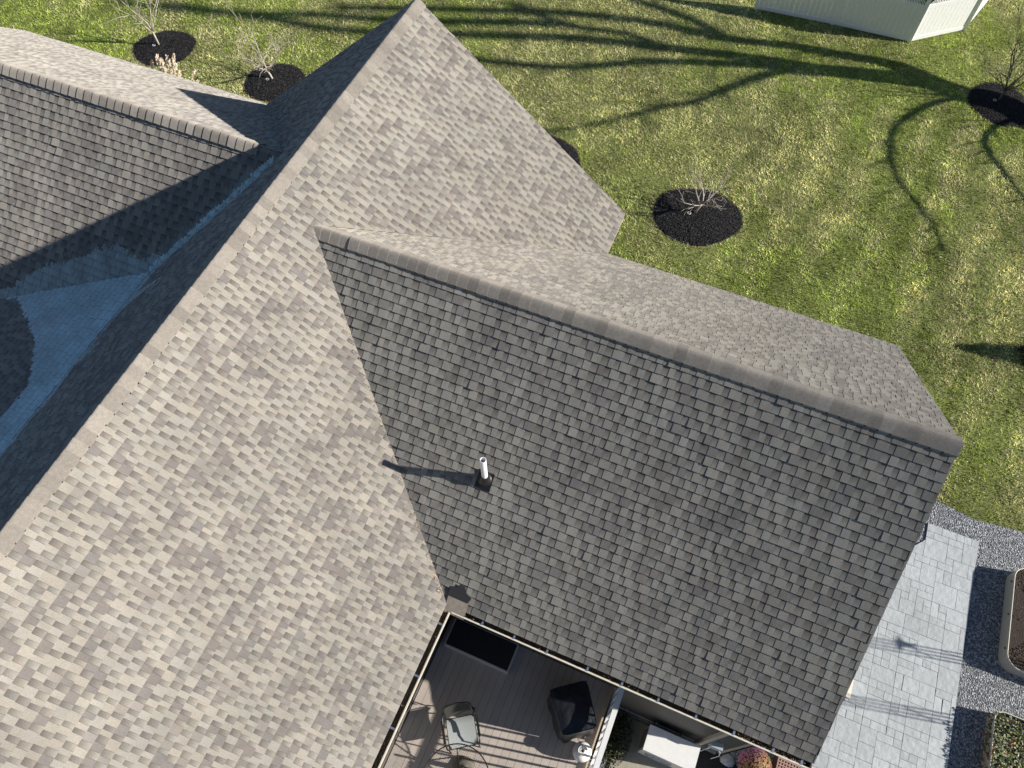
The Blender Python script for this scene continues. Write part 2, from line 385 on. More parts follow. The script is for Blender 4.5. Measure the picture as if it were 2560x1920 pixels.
# ridge caps: short bent shingles lapping one another
def ridge(p0, p1, t1, t2, seed, raise_=.012, exposure=.165, wid=.15, soft=.017):
    rr = random.Random(seed); p0 = Vector(p0); p1 = Vector(p1); d = (p1 - p0); Ln = d.length; d.normalize()
    s1 = Vector((d.y, -d.x, 0))
    def prof(h, k=0):
        pts = []
        for a in np.linspace(-1, 1, 11):
            t = t1 if a > 0 else t2
            x = a * wid
            z = -t * math.sqrt(x * x + soft * soft) + t * soft      # soft crest
            pts.append((x, z + h + raise_ - .006 * abs(a)))
        return pts
    mb = MB(); n = int(Ln / exposure) + 1
    for i in range(n):
        a = i * exposure; b = min(Ln, a + exposure + .02)
        if a >= Ln: break
        g_ = rr.choice((.84, .92, 1, 1.05, 1.12)) * rr.uniform(.95, 1.05); col = tuple(c * g_ for c in (.37, .335, .295))
        pa, pb = prof(.012 + rr.uniform(-.002, .003)), prof(.001)
        V = []
        for (pt, o) in ((pa, a), (pb, b)):
            for x, z in pt: V.append(p0 + d * o + s1 * x + Vector((0, 0, z)))
        m = len(pa)
        for x, z in pa: V.append(p0 + d * (a + .004) + s1 * x + Vector((0, 0, z - .05)))
        k0 = len(V); V.append(V[0] - Vector((0, 0, .05 + raise_))); V.append(V[m] - Vector((0, 0, .05 + raise_)))
        V.append(V[m - 1] - Vector((0, 0, .05 + raise_))); V.append(V[2 * m - 1] - Vector((0, 0, .05 + raise_)))
        F = [(j, j + 1, m + j + 1, m + j) for j in range(m - 1)]
        mb.mesh(V, F, 0, col, True)
        mb.mesh(V, [(j + 1, j, 2 * m + j, 2 * m + j + 1) for j in range(m - 1)] + [(k0, 0, m, k0 + 1), (m - 1, k0 + 2, k0 + 3, 2 * m - 1)], 0, tuple(c * .8 for c in col))
    return mb
ridge((0, .03, HR), (0, Y0, HR), A1, A2, 11, .016).build('ridge_cap', M_CAP, house)
mb = ridge((1.27, -4.936, HW), (.60, -4.936, HW), C1, C1, 12, .016); mb.build('ridge_cap', M_CAP, house)
def vent(p0, p1, t, seed):
    o = ridge(p0, p1, t, t, seed, .024, wid=.15, soft=.03)
    # closed ends; vent core shade painted in as dark colour, left ends lighter
    p0 = Vector(p0); p1 = Vector(p1); d = (p1 - p0).normalized(); s = Vector((d.y, -d.x, 0))
    for e in (p0 + d * .012, p1 - d * .012):
        pts = [e + s * a * .15 + Vector((0, 0, -t * math.sqrt((a * .15) ** 2 + .0009) + t * .03 + .022)) for a in np.linspace(-1, 1, 9)]
        lo = [p - Vector((0, 0, .05)) for p in pts]
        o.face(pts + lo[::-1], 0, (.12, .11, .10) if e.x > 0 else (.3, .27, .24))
    return o
vent((10.19, -4.936, HW), (1.25, -4.936, HW), C1, 13).build('ridge_vent', M_CAP, house)
vent((-11.9, -3.774, HL), (-1.10, -3.774, HL), C2, 14).build('ridge_vent', M_CAP, house)

# walls
def wallbody(name, poly_xz, y0, y1, axis='y'):
    mb = MB(); n = len(poly_xz)
    if axis == 'y': V = [(x, y0, z) for x, z in poly_xz] + [(x, y1, z) for x, z in poly_xz]
    else: V = [(y0, x, z) for x, z in poly_xz] + [(y1, x, z) for x, z in poly_xz]
    mb.mesh(V, [tuple(range(n)), tuple(range(2 * n - 1, n - 1, -1))] + [(i, n + i, n + (i + 1) % n, (i + 1) % n) for i in range(n)])
    return mb.build(name, M_WALL, house)
def siding():
    m = mat('lap_siding', (.105, .095, .086), .6, noise=(3, .93, 1.05)); t = m.node_tree; N = t.nodes; L = t.links
    g_ = N.new('ShaderNodeNewGeometry'); sp = N.new('ShaderNodeSeparateXYZ'); L.new(g_.outputs['Position'], sp.inputs[0])
    a = N.new('ShaderNodeMath'); a.operation = 'MULTIPLY'; a.inputs[1].default_value = 1 / .115; L.new(sp.outputs[2], a.inputs[0])
    f = N.new('ShaderNodeMath'); f.operation = 'FRACT'; L.new(a.outputs[0], f.inputs[0])
    b = N.new('ShaderNodeBump'); b.inputs['Strength'].default_value = .8; b.inputs['Distance'].default_value = .015; b.invert = True
    L.new(f.outputs[0], b.inputs['Height']); L.new(b.outputs[0], N['Principled BSDF'].inputs['Normal'])
    return m
M_WALL = siding()
q = .09
wallbody('wall', [(-4.25, 0), (3.985, 0), (3.985, HR - A1 * 3.985 - q), (0, HR - .12), (-4.25, HR - A2 * 4.25 - q)], -3.5, -.3)
wallbody('wall', [(-2.7, 0), (3.985, 0), (3.985, HR - A1 * 3.985 - q), (0, HR - .12), (-2.7, HR - A2 * 2.7 - q)], Y0 + .3, -3.5)
wallbody('wall', [(-8.35, 0), (-1.523, 0), (-1.523, HW - C1 * 3.413 - q), (-4.936, HW - .12), (-8.35, HW - C1 * 3.414 - q)], 3.2, 10.0, 'x')
wallbody('wall', [(-7.6, 0), (-.2, 0), (-.2, HL - C2 * 3.574 - q), (-3.774, HL - .12), (-7.6, HL - C2 * 3.826 - q)], -11.6, -2.6, 'x')
wallbody('wall', [(-8.0, 0), (-2.6, 0), (-2.6, 6.85), (-8.0, 5.25)], Y0 + .3, -7.6)

# trim: rakes and fascias
def bar(mb, a, b, w_, h, drop=0.):
    a = Vector(a); b = Vector(b); d = (b - a).normalized(); s = d.cross(Vector((0, 0, 1))).normalized(); u = Vector((0, 0, 1))
    V = []
    for p in (a, b):
        for (x, z) in ((-w_ / 2, -h), (w_ / 2, -h), (w_ / 2, 0), (-w_ / 2, 0)): V.append(p + s * x + u * (z - drop))
    mb.mesh(V, [(0, 1, 2, 3), (7, 6, 5, 4), (0, 4, 5, 1), (1, 5, 6, 2), (2, 6, 7, 3), (3, 7, 4, 0)])
for pts in ([(0, 0, HR), (4.36, 0, HR - A1 * 4.36)], [(0, 0, HR), (-4.6, 0, HR - A2 * 4.6)], [(10.16, -4.936, HW), (10.16, -1.13, HW - C1 * 3.8)], [(10.16, -4.936, HW), (10.16, -8.73, HW - C1 * 3.8)],
            [(-11.88, -3.774, HL), (-11.88, .17, HL - C2 * 3.94)], [(-11.88, -3.774, HL), (-11.88, -7.8, HL - C2 * 4.03)]):
    mb = MB(); bar(mb, pts[0], pts[1], .03, .17, .012); mb.build('rake_board', M_TRIM, house)
for a, b in (((4.35, -.02, 5.58), (4.35, -1.10, 5.58)), ((4.42, -1.15, 5.56), (10.14, -1.15, 5.56)), ((4.5, -8.70, 5.56), (10.14, -8.70, 5.56)), ((4.34, -8.8, 5.575), (4.34, Y0, 5.575)), ((-4.6, .15, 5.44), (-11.86, .15, 5.44))):
    mb = MB(); bar(mb, a, b, .02, .16, .012); mb.build('fascia', M_TRIM, house)
# soffits
for poly, z in (([(4.4, -8.70), (10.15, -8.70), (10.15, -8.33), (4.0, -8.33)], 5.40), ([(4.02, -8.7), (4.34, -8.7), (4.34, Y0), (4.02, Y0)], 5.41), ([(4.4, -1.16), (10.15, -1.16), (10.15, -1.54), (4.0, -1.54)], 5.40)):
    mb = MB(); mb.prism(ccw(poly), z - .012, z); mb.build('soffit', M_TRIM, house)

# gutters (open channels) with clips and leaf litter
def gutter(p0, p1, out, z, clips, litter):
    p0 = Vector((*p0, z)); p1 = Vector((*p1, z)); d = (p1 - p0); Ln = d.length; d.normalize(); o = Vector((*out, 0)); g_ = MB()
    prof = [(0, 0), (0, -.115), (.085, -.115), (.105, -.07), (.128, -.045), (.128, .0), (.108, .0), (.108, -.012), (.116, -.012), (.116, -.04), (.095, -.065), (.078, -.105), (.008, -.105), (.008, 0)]
    n = len(prof); V = [p0 + o * x + Vector((0, 0, h)) for x, h in prof] + [p1 + o * x + Vector((0, 0, h)) for x, h in prof]
    g_.mesh(V, [(i, (i + 1) % n, n + (i + 1) % n, n + i) for i in range(n)])
    for e in (p0, p1): g_.face([e + o * x + Vector((0, 0, h)) for x, h in prof[:6]])
    go = g_.build('gutter', M_GUT, house)
    l = MB(); V = []; m = int(Ln / .05)
    for i in range(m + 1):
        for j, x in enumerate((.009, .035, .06, .082)):
            V.append(p0 + d * (Ln * i / m) + o * x + Vector((0, 0, -.085 + random.uniform(0, .02))))
    l.mesh(V, [(i * 4 + j, i * 4 + j + 1, i * 4 + j + 5, i * 4 + j + 4) for i in range(m) for j in range(3)])
    l.build('leaf_litter', M_DEBRIS, go)
    lf = MB()
    for (a, b, k) in litter:
        for _ in range(k):
            t = random.uniform(a, b); q_ = p0 + d * t + o * random.uniform(.03, .10) + Vector((0, 0, -.065 + random.uniform(0, .05)))
            r_ = random.uniform(.006, .016); an = random.uniform(0, 6.28); e1 = Vector((math.cos(an), math.sin(an), random.uniform(-.5, .5))) * r_; e2 = Vector((-math.sin(an), math.cos(an), random.uniform(-.5, .5))) * r_ * .6
            cl = random.choice(((.45, .36, .2), (.55, .42, .3), (.3, .2, .12), (.2, .12, .07)))
            lf.face([q_ - e1, q_ - e2, q_ + e1, q_ + e2], 0, cl)
    if litter: tag(lf.build('leaf_scatter', M_LEAF, go), kind='stuff')
    for t in clips:
        c = MB(); a = p0 + d * t
        V = [a + d * x + o * y + Vector((0, 0, h)) for x, y, h in ((-.016, -.01, .004), (.016, -.01, .004), (.016, .112, .004), (-.016, .112, .004), (-.016, -.01, .010), (.016, -.01, .010), (.016, .112, .010), (-.016, .112, .010))]
        c.mesh(V, [(0, 3, 2, 1), (4, 5, 6, 7), (0, 1, 5, 4), (1, 2, 6, 5), (2, 3, 7, 6), (3, 0, 4, 7)])
        c.box((-.007, .02, .010), (.007, .05, .016), M=Matrix.Translation(a) @ Matrix(((d.x, o.x, 0, 0), (d.y, o.y, 0, 0), (0, 0, 1, 0), (0, 0, 0, 1))))
        c.build('gutter_clip', M_SILVER, go)
    return go
gx0 = 4.50
gutter((gx0, -8.712), (10.17, -8.712), (0, -1), 5.53, [x - gx0 for x in (5.02, 5.56, 6.11, 6.77, 7.32, 7.89, 8.47, 9.04, 9.62, 10.03)], [(2.5, 3.1, 30), (4.6, 5.6, 110), (0, 5.6, 30)])
gutter((4.352, -8.84), (4.352, Y0), (1, 0), 5.53, [.22, 1.05, 1.84, 2.6, 3.3], [(0, 4, 30)])
# drip-edge patch and felt patch at the foot of the valley
mb = MB()
def onS(x, y, h=.012): return (x, y, HW - C1 * (-4.936 - y) + h)
mb.face([onS(4.37, -8.64, .030), onS(4.37, -8.83, .030), onS(4.72, -8.83, .030), onS(4.72, -8.64, .030)][::1], 0, (.40, .34, .28))
mb.face([onS(4.37, -8.83, .030), (4.37, -8.86, 5.50), (4.72, -8.86, 5.50), onS(4.72, -8.83, .030)], 0, (.36, .3, .25))
mb.build('metal_flashing', mat('tan_flashing', rough=.6, attr=True, noise=(14, .8, 1.15)), house)
mb = MB(); mb.face([onS(*p, .033) for p in ((4.36, -8.56), (4.37, -8.64), (4.70, -8.64), (4.74, -8.56), (4.64, -8.52), (4.58, -8.45), (4.50, -8.44), (4.47, -8.49), (4.40, -8.5))], 0, (.035, .035, .04))
mb.build('felt_patch', mat('bitumen_felt', rough=.9, attr=True, noise=(150, .5, 1.7)), house)

# plumbing vent with rubber boot
vb = Vector((4.373, -7.083, 6.976))
nS = Vector((0, -C1, 1)).normalized(); dS = Vector((0, -1, -C1)).normalized(); uX = Vector((1, 0, 0))
mb = MB(); O_ = vb + nS * .012
mb.mesh([O_ + uX * x + dS * y + nS * z for z in (0, .006) for x, y in ((-.125, -.13), (.125, -.13), (.125, .17), (-.125, .17))], [(3, 2, 1, 0), (4, 5, 6, 7), (0, 1, 5, 4), (1, 2, 6, 5), (2, 3, 7, 6), (3, 0, 4, 7)])
ring = lambda r, c, n_, k=20: [c + (uX * math.cos(t) + n_.cross(uX) * math.sin(t)) * r for t in np.linspace(0, 2 * math.pi, k, endpoint=False)]
Zv = Vector((0, 0, 1)); prs = [ring(.115, O_ + nS * .007, nS), ring(.105, O_ + nS * .02, nS), ring(.07, O_ + nS * .05 + Zv * .03, (nS + Zv).normalized()), ring(.054, O_ + Zv * .13, Zv)]
V = [p for r_ in prs for p in r_]
mb.mesh(V, [(i * 20 + j, i * 20 + (j + 1) % 20, (i + 1) * 20 + (j + 1) % 20, (i + 1) * 20 + j) for i in range(3) for j in range(20)], 0, (1, 1, 1), True)
vp = MB()
vp.lathe([(.048, -.05), (.048, .72), (.046, .725), (.039, .725), (.038, .72), (.038, .35), (0, .35)], vb, 24)
vpo = vp.build('vent_pipe', M_PIPE, house)
mb.build('pipe_boot', M_BLACK, vpo)

# downspouts, corner board, conduit, wall boxes (far side of the deck)
YW = -8.35
mb = MB(); mb.box((9.42, YW - .075, .55), (9.50, YW - .004, 5.25)); 
mb.tube([(9.46, YW - .04, .62), (9.44, YW - .06, .45), (9.36, YW - .22, .30), (9.30, YW - .42, .12), (9.28, YW - .5, .06)], .045, 8)
mb.tube([(9.46, -8.77, 5.42), (9.46, -8.70, 5.36), (9.46, YW - .06, 5.22), (9.46, YW - .04, 5.1)], .042, 8)
mb.build('downspout', mat('downspout_beige', (.50, .46, .38), .5), house)
mb = MB(); mb.box((9.93, YW - .018, .1), (10.02, YW - .002, 5.38)); mb.box((9.985, YW - .018, .1), (10.02, YW + .1, 5.38)); mb.build('corner_board', M_TRIM, house)
mb = MB(); mb.tube([(7.5, YW - .03, .52), (8.0, YW - .03, .50), (9.38, YW - .03, .44)], .012, 6)
for x in (7.9, 8.55, 9.1): mb.box((x - .01, YW - .05, .46), (x + .01, YW - .002, .56))
mb.build('conduit', M_GREYMET, house)
mb = MB(); mb.box((7.4, YW - .05, 0), (9.9, YW - .003, .16)); mb.build('foundation_ledge', mat('parged_concrete', (.30, .29, .27), .8, noise=(20, .8, 1.15)), house)
mb = MB(); mb.box((9.55, YW - .12, 1.05), (9.76, YW - .004, 1.38)); mb.box((9.54, YW - .13, 1.38), (9.77, YW - .004, 1.395)); mb.tube([(9.66, YW - .06, 1.05), (9.66, YW - .06, .3), (9.5, YW - .2, .05)], .012, 6)
mb.build('disconnect_box', M_GREYMET, house)
mb = MB(); mb.tube([(9.7, YW - .06, 1.1), (9.85, YW - .09, .8), (9.9, YW - .12, .5), (9.8, YW - .2, .3)], .01, 6); mb.build('cable', M_GREYMET, house)
# sloping cellar hatch on the gable side
mb = MB(); a, b = -6.22, -4.7
V = [(10.02, a, 0), (12.3, a, 0), (12.3, a, .05), (10.02, a, 1.05), (10.02, b, 0), (12.3, b, 0), (12.3, b, .05), (10.02, b, 1.05)]
mb.mesh(V, [(0, 1, 2, 3), (4, 7, 6, 5), (1, 5, 6, 2), (3, 2, 6, 7)])
ho = mb.build('cellar_hatch', M_TRIM, house)
mb = MB()
for y in (-5.46,): mb.mesh([(10.1, y - .02, 1.03), (12.28, y - .02, .072), (12.28, y + .02, .072), (10.1, y + .02, 1.03)], [(0, 1, 2, 3)])
mb.build('hatch_seam', M_DARKMET, ho)

# ------------------------------------------------------------------ deck
deck = thing('deck', 'raised brown composite deck tucked between two roof eaves', 'deck')
DZ = 2.3
mb = MB(); x = 4.0; i = 0
while x < 7.28:
    t = random.uniform(.94, 1.06); mb.box((x + .0015, Y0, DZ - .025), (x + .1415, YW, DZ), 0, (.50 * t, .44 * t, .39 * t)); x += .1445; i += 1
mb.box((4.0, Y0, DZ - .26), (7.3, YW, DZ - .03), 0, (.03, .025, .02))
mb.build('deck_boards', M_DECK, deck)
mb = MB(); mb.box((7.30, Y0, DZ - .28), (7.40, YW, DZ + .004)); mb.build('rim_board', mat('tan_composite', (.5, .4, .3), .6, noise=(20, .9, 1.1)), deck)
for x in (4.6, 7.2):
    for y in (-8.6, -11.0, -13.3):
        mb = MB(); mb.box((x - .07, y - .07, 0), (x + .07, y + .07, DZ - .26)); mb.build('post', M_WHITE, deck)
RT = 3.74
rail = MB(); rail.box((7.415, Y0, RT - .045), (7.505, YW - .02, RT)); rail.box((7.435, Y0, RT - .11), (7.485, YW - .02, RT - .045)); rail.box((7.435, Y0, 2.36), (7.485, YW - .02, 2.41))
y = YW - .08
while y > Y0:
    rail.box((7.443, y - .017, 2.41), (7.477, y + .017, RT - .11)); y -= .152
rail.box((7.405, -11.2, 2.1), (7.515, -11.09, RT + .05))
rail.build('railing', M_WHITE, deck)

# low grey box with a black top against the wall
t = thing('storage_box', 'low grey box with flat black lid in the shaded corner of the deck', 'storage box')
mb = MB(); mb.box((4.12, -8.93, DZ), (5.45, -8.38, DZ + .30)); mb.build('box_body', mat('grey_plastic', (.66, .62, .60), .5), t)
mb = MB(); mb.box((4.15, -8.91, DZ + .30), (5.43, -8.40, DZ + .315)); mb.build('lid', mat('black_lid', (.014, .015, .02), .55, noise=(30, .8, 1.2)), t)

# grill under a black cover
def grill():
    t = thing('covered_grill', 'black vinyl covered barbecue grill standing by the white railing', 'grill')
    c = [(6.295, -9.014), (6.858, -8.60), (7.30, -9.257), (6.79, -9.62)]
    cx = sum(p[0] for p in c) / 4; cy = sum(p[1] for p in c) / 4
    mb = MB(); n = 64; V = []; F = []
    def rim(k, f):
        u = k / n * 4; i = int(u) % 4; f_ = u - int(u); a = c[i]; b = c[(i + 1) % 4]
        x = a[0] + (b[0] - a[0]) * f_; y = a[1] + (b[1] - a[1]) * f_
        rnd = 1 - .10 * (1 - min(1, min(f_, 1 - f_) / .14)) ** 2
        return cx + (x - cx) * rnd * f, cy + (y - cy) * rnd * f
    rows = [(0.0, 1.14), (.35, 1.135), (.7, 1.13), (.92, 1.12), (.985, 1.10), (1.02, 1.03), (1.04, .9), (1.06, .6), (1.075, .28), (1.08, .09), (1.09, .03)]
    rows = [(1.075, 1.13), (1.05, 1.12)] and [(1.0, 1.12), (.985, 1.115), (.94, 1.10), (.97, 1.0), (1.0, .8), (1.02, .55), (1.05, .3), (1.07, .08), (1.085, .03)]
    for f, h in rows:
        for k in range(n):
            x, y = rim(k, f)
            wr = (vnoise(np.array([k * .42]), np.array([h * 3.1]), 3)[0] - .5) * .06 * (1.12 - h) / 1.1
            V.append((x + (x - cx) * wr * 2, y + (y - cy) * wr * 2, DZ + h + (vnoise(np.array([k * .3]), np.array([f * 9]), 5)[0] - .5) * .02))
    for i in range(len(rows) - 1):
        for j in range(n): F.append((i * n + j, (i + 1) * n + j, (i + 1) * n + (j + 1) % n, i * n + (j + 1) % n))
    mb.mesh(V, F, 0, (1, 1, 1), True)
    # top sheet with shallow folds
    m = 14; V = []; top0 = [V_ for V_ in range(0)]
    for i in range(m + 1):
        for j in range(m + 1):
            u, v_ = i / m, j / m
            x = (c[0][0] * (1 - u) + c[1][0] * u) * (1 - v_) + (c[3][0] * (1 - u) + c[2][0] * u) * v_; y = (c[0][1] * (1 - u) + c[1][1] * u) * (1 - v_) + (c[3][1] * (1 - u) + c[2][1] * u) * v_
            x = cx + (x - cx) * .965; y = cy + (y - cy) * .965
            ed = min(u, 1 - u, v_, 1 - v_)
            V.append((x, y, DZ + 1.118 + .035 * min(1, ed * 4) + (vnoise(np.array([u * 6 + v_ * 3]), np.array([v_ * 5]), 9)[0] - .5) * .03 * min(1, ed * 8)))
    mb.mesh(V, [(i * (m + 1) + j, (i + 1) * (m + 1) + j, (i + 1) * (m + 1) + j + 1, i * (m + 1) + j + 1) for i in range(m) for j in range(m)], 0, (1, 1, 1), True)
    mb.build('cover', mat('black_vinyl', (.016, .018, .024), .33, bump=(7, .5, .05)), t)
    for i in range(4):
        f = MB(); x = cx + (c[i][0] - cx) * .82; y = cy + (c[i][1] - cy) * .82
        f.tube([(x, y, DZ), (x, y, DZ + .5)], .02, 8); f.build('leg', M_DARKMET, t)
grill()
t = thing('propane_tank', 'white round propane tank beside the railing next to the grill', 'propane tank')
mb = MB(); mb.lathe([(0, .03), (.12, .03), (.155, .07), (.17, .13), (.17, .26), (.157, .32), (.12, .365), (.065, .39), (0, .395)], (7.22, -9.64, DZ), 32)
mb.lathe([(.10, 0), (.105, 0), (.105, .05), (.10, .05)], (7.22, -9.64, DZ), 24); mb.build('tank_body', M_WHITE, t)
mb = MB(); pts = [(7.22 + .085 * math.cos(a), -9.64 + .085 * math.sin(a)) for a in np.linspace(.5, 5.8, 22)]
V = [(x, y, DZ + z) for z in (.375, .46) for x, y in pts]; k = len(pts); mb.mesh(V, [(i, i + 1, k + i + 1, k + i) for i in range(k - 1)]); mb.tube([(x, y, DZ + .462) for x, y in pts], .007, 6); mb.build('collar', M_WHITE, t)
mb = MB(); mb.tube([(7.22, -9.64, DZ + .39), (7.22, -9.64, DZ + .45)], .016, 8); mb.lathe([(0, .44), (.028, .44), (.028, .46), (0, .462)], (7.22, -9.64, DZ), 12); mb.tube([(7.22, -9.64, DZ + .42), (7.18, -9.56, DZ + .43), (7.06, -9.50, DZ + .5)], .006, 6); mb.build('valve', M_DARKMET, t)

M_SLING = mat('grey_mesh_cushion', (.42, .45, .45), .8, noise=(90, .85, 1.1)); M_MESH = mat('dark_mesh', (.035, .036, .032), .8)
def chair(loc, ang, label):
    t = thing('patio_chair', label, 'chair', 'metal patio chairs on the deck', loc); t.rotation_euler = (0, 0, ang)
    # seat front toward +y
    s = MB(); n = 8; V = []
    for j in range(n + 1):
        for i in range(n + 1):
            x = (i / n - .5) * .50; y = (j / n - .5) * .50; V.append((x, y, .45 - .012 * math.cos(x * 6) - .02 * (j == 0) + .02 * math.sin(j / n * 3)))
    V2 = [(x, y, z - .035) for x, y, z in V]; F = [(j * 9 + i, j * 9 + i + 1, j * 9 + i + 10, j * 9 + i + 9) for j in range(8) for i in range(8)]
    s.mesh(V, F, 0, (1, 1, 1), True); s.mesh(V2, [f[::-1] for f in F], 0, (1, 1, 1), True)
    edge = [i for i in range(9)] + [9 * j + 8 for j in range(1, 9)] + [72 + i for i in range(7, -1, -1)] + [9 * j for j in range(7, 0, -1)]
    s.mesh(V + V2, [(edge[i], 81 + edge[i], 81 + edge[(i + 1) % 32], edge[(i + 1) % 32]) for i in range(32)])
    s.build('seat', M_SLING, t)
    b = MB(); V = []
    for j in range(7):
        for i in range(9):
            x = (i / 8 - .5) * .46; z = .50 + j / 6 * .42; V.append((x, -.26 - .12 * j / 6 - .04 * math.cos(x * 6.5), z))
    b.mesh(V, [(j * 9 + i, j * 9 + i + 1, j * 9 + i + 10, j * 9 + i + 9) for j in range(6) for i in range(8)], 0, (1, 1, 1), True); b.build('backrest', M_MESH, t)
    f = MB(); bk = [(-.25, -.27, .46), (-.25, -.33, .72), (-.24, -.38, .92), (-.20, -.405, .96), (0, -.43, .97), (.20, -.405, .96), (.24, -.38, .92), (.25, -.33, .72), (.25, -.27, .46)]
    f.tube(bk, .012, 8); f.build('back_frame', M_DARKMET, t); f = MB(); f.tube([(-.25, -.25, .44), (-.26, .25, .44), (.26, .25, .44), (.25, -.25, .44)], .011, 8, closed=True); f.build('seat_frame', M_DARKMET, t)
    for sx in (-1, 1):
        a = MB(); a.tube([(sx * .25, -.36, .70), (sx * .30, -.25, .69), (sx * .31, 0, .66), (sx * .30, .2, .64), (sx * .285, .26, .60)], .014, 8); a.box((sx * .31 - .022, -.22, .675), (sx * .31 + .022, .16, .69)); a.build('armrest', M_DARKMET, t)
        for y0_, y1_ in ((.26, .28), (-.26, -.40)):
            l = MB(); l.tube([(sx * .265, y0_, .60 if y0_ > 0 else .46), (sx * .27, y1_, 0)], .012, 8); l.build('leg', M_DARKMET, t)
    return t
chair((5.10, -10.20, DZ), math.atan2(-.83, .56) - math.pi / 2, 'grey cushioned metal chair between the mesh table and the eave')
chair((6.02, -10.98, DZ), R(105), 'metal chair cut off by the bottom edge right of the mesh table')
t = thing('patio_table', 'round see-through metal mesh table beside the cushioned chair', 'table')
mb = MB(); tc = (5.36, -10.95); r_ = .58
mb.tube([(tc[0] + r_ * math.cos(a), tc[1] + r_ * math.sin(a), DZ + .71) for a in np.linspace(0, 2 * math.pi, 48, endpoint=False)], .011, 6, closed=True)
for i in range(-15, 16):
    o_ = i * .037; h_ = math.sqrt(max(0, r_ * r_ - o_ * o_))
    mb.tube([(tc[0] + o_, tc[1] - h_, DZ + .71), (tc[0] + o_, tc[1] + h_, DZ + .71)], .0016, 3); mb.tube([(tc[0] - h_, tc[1] + o_, DZ + .712), (tc[0] + h_, tc[1] + o_, DZ + .712)], .0016, 3)
mb.build('tabletop', M_DARKMET, t)
for k in range(4):
    a = k * math.pi / 2 + .4; l = MB(); l.tube([(tc[0] + .5 * math.cos(a), tc[1] + .5 * math.sin(a), DZ + .70), (tc[0] + .2 * math.cos(a), tc[1] + .2 * math.sin(a), DZ + .35), (tc[0] + .42 * math.cos(a), tc[1] + .42 * math.sin(a), DZ)], .012, 8); l.build('leg', M_DARKMET, t)
t = thing('umbrella_stand', 'grey round umbrella stand with blue pole stub under the mesh table', 'umbrella stand')
mb = MB(); mb.lathe([(0, 0), (.22, 0), (.22, .05), (.12, .09), (.04, .11), (.04, .3), (0, .3)], (tc[0], tc[1] + .22, DZ), 28); mb.build('base', mat('stone_resin', (.2, .18, .15), .8, noise=(30, .8, 1.2)), t)
mb = MB(); mb.tube([(tc[0], tc[1] + .22, DZ + .3), (tc[0], tc[1] + .22, DZ + .62)], .02, 10); mb.build('pole', mat('navy_pole', (.03, .04, .13), .4), t)

# ------------------------------------------------------------------ yard beside the deck
t = thing('heat_pump', 'white boxy outdoor heat pump unit under the eave beside the deck', 'heat pump')
x0, x1, y0_, y1_ = 8.39, 9.42, -9.0, -8.52
mb = MB(); mb.box((x0, y0_, .12), (x1, y1_, 1.0)); mb.box((x0 - .008, y0_ - .008, 1.0), (x1 + .008, y1_ + .008, 1.018)); mb.build('casing', M_WHITE, t)
mb = MB()
for i in range(9): mb.box((x0 - .012, y0_ + .05, .25 + i * .075), (x0 - .002, y1_ - .05, .29 + i * .075))
mb.build('side_grille', mat('grille_grey', (.2, .2, .19), .6), t)
mb = MB(); mb.tube([(x0 + .38 + .27 * math.cos(a), y0_ - .02, .55 + .27 * math.sin(a)) for a in np.linspace(0, 2 * math.pi, 28, endpoint=False)], .012, 6, closed=True)
for k in range(8): a = k * math.pi / 4; mb.tube([(x0 + .38, y0_ - .02, .55), (x0 + .38 + .27 * math.cos(a), y0_ - .02, .55 + .27 * math.sin(a))], .005, 4)
mb.build('fan_guard', M_GREYMET, t)
for x in (x0 + .1, x1 - .1):
    l = MB(); l.box((x - .03, y0_ + .02, .05), (x + .03, y1_ - .02, .12)); l.build('foot', M_GREYMET, t)
mb = MB(); mb.box((7.95, -9.95, .006), (9.5, -8.42, .05)); tag(mb.build('concrete_pad', mat('pale_concrete', (.40, .37, .30), .85, noise=(14, .85, 1.1), bump=(40, .3, .01))), 'pale concrete slab under the white heat pump unit', 'concrete slab')
mb = MB(); P = [(9.5, -8.36), (10.3, -8.36), (10.9, -8.9), (11.0, -11), (9.6, -11)]
mb.face([(x, y, .014) for x, y in ccw(P)], 0, (.03, .03, .032)); tag(mb.build('mulch_bed', M_MULCH), 'black mulch strip between heat pump and flower pot', 'mulch bed')

def leaves(mb, c, rad, n, cols, size, flat=False, seed=1, shell=.75, zmin=0):
    rr = random.Random(seed)
    for _ in range(n):
        while True:
            p = Vector((rr.uniform(-1, 1), rr.uniform(-1, 1), rr.uniform(-1, 1)))
            if shell < p.length < 1: break
        q_ = Vector((c[0] + p.x * rad[0], c[1] + p.y * rad[1], c[2] + p.z * rad[2]))
        if q_.z < zmin: continue
        n_ = (p + Vector((rr.uniform(-.8, .8), rr.uniform(-.8, .8), rr.uniform(-.3, .8)))).normalized()
        a = n_.orthogonal().normalized(); b = n_.cross(a); th = rr.uniform(0, 6.28); e1 = (a * math.cos(th) + b * math.sin(th)); e2 = n_.cross(e1)
        s = size * rr.uniform(.6, 1.3); cl = rr.choice(cols); k = rr.uniform(.75, 1.2); cl = tuple(x * k for x in cl)
        mb.face([q_ - e1 * s, q_ - e2 * s * .5 + n_ * s * .15, q_ + e1 * s, q_ + e2 * s * .5 + n_ * s * .15], 0, cl)
t = thing('shrub', 'dark leafy shrub squeezed between deck railing and heat pump', 'shrub')
mb = MB(); leaves(mb, (7.88, -8.95, .35), (.32, .6, .4), 1500, [(.035, .05, .02), (.05, .06, .02), (.08, .07, .03)], .035, seed=4, shell=.3)
leaves(mb, (7.75, -10.4, .25), (.3, .9, .3), 1300, [(.07, .09, .03), (.2, .12, .05), (.35, .33, .2), (.12, .05, .03)], .035, seed=5, shell=.3); mb.build('foliage', M_LEAF, t)
mb = MB()
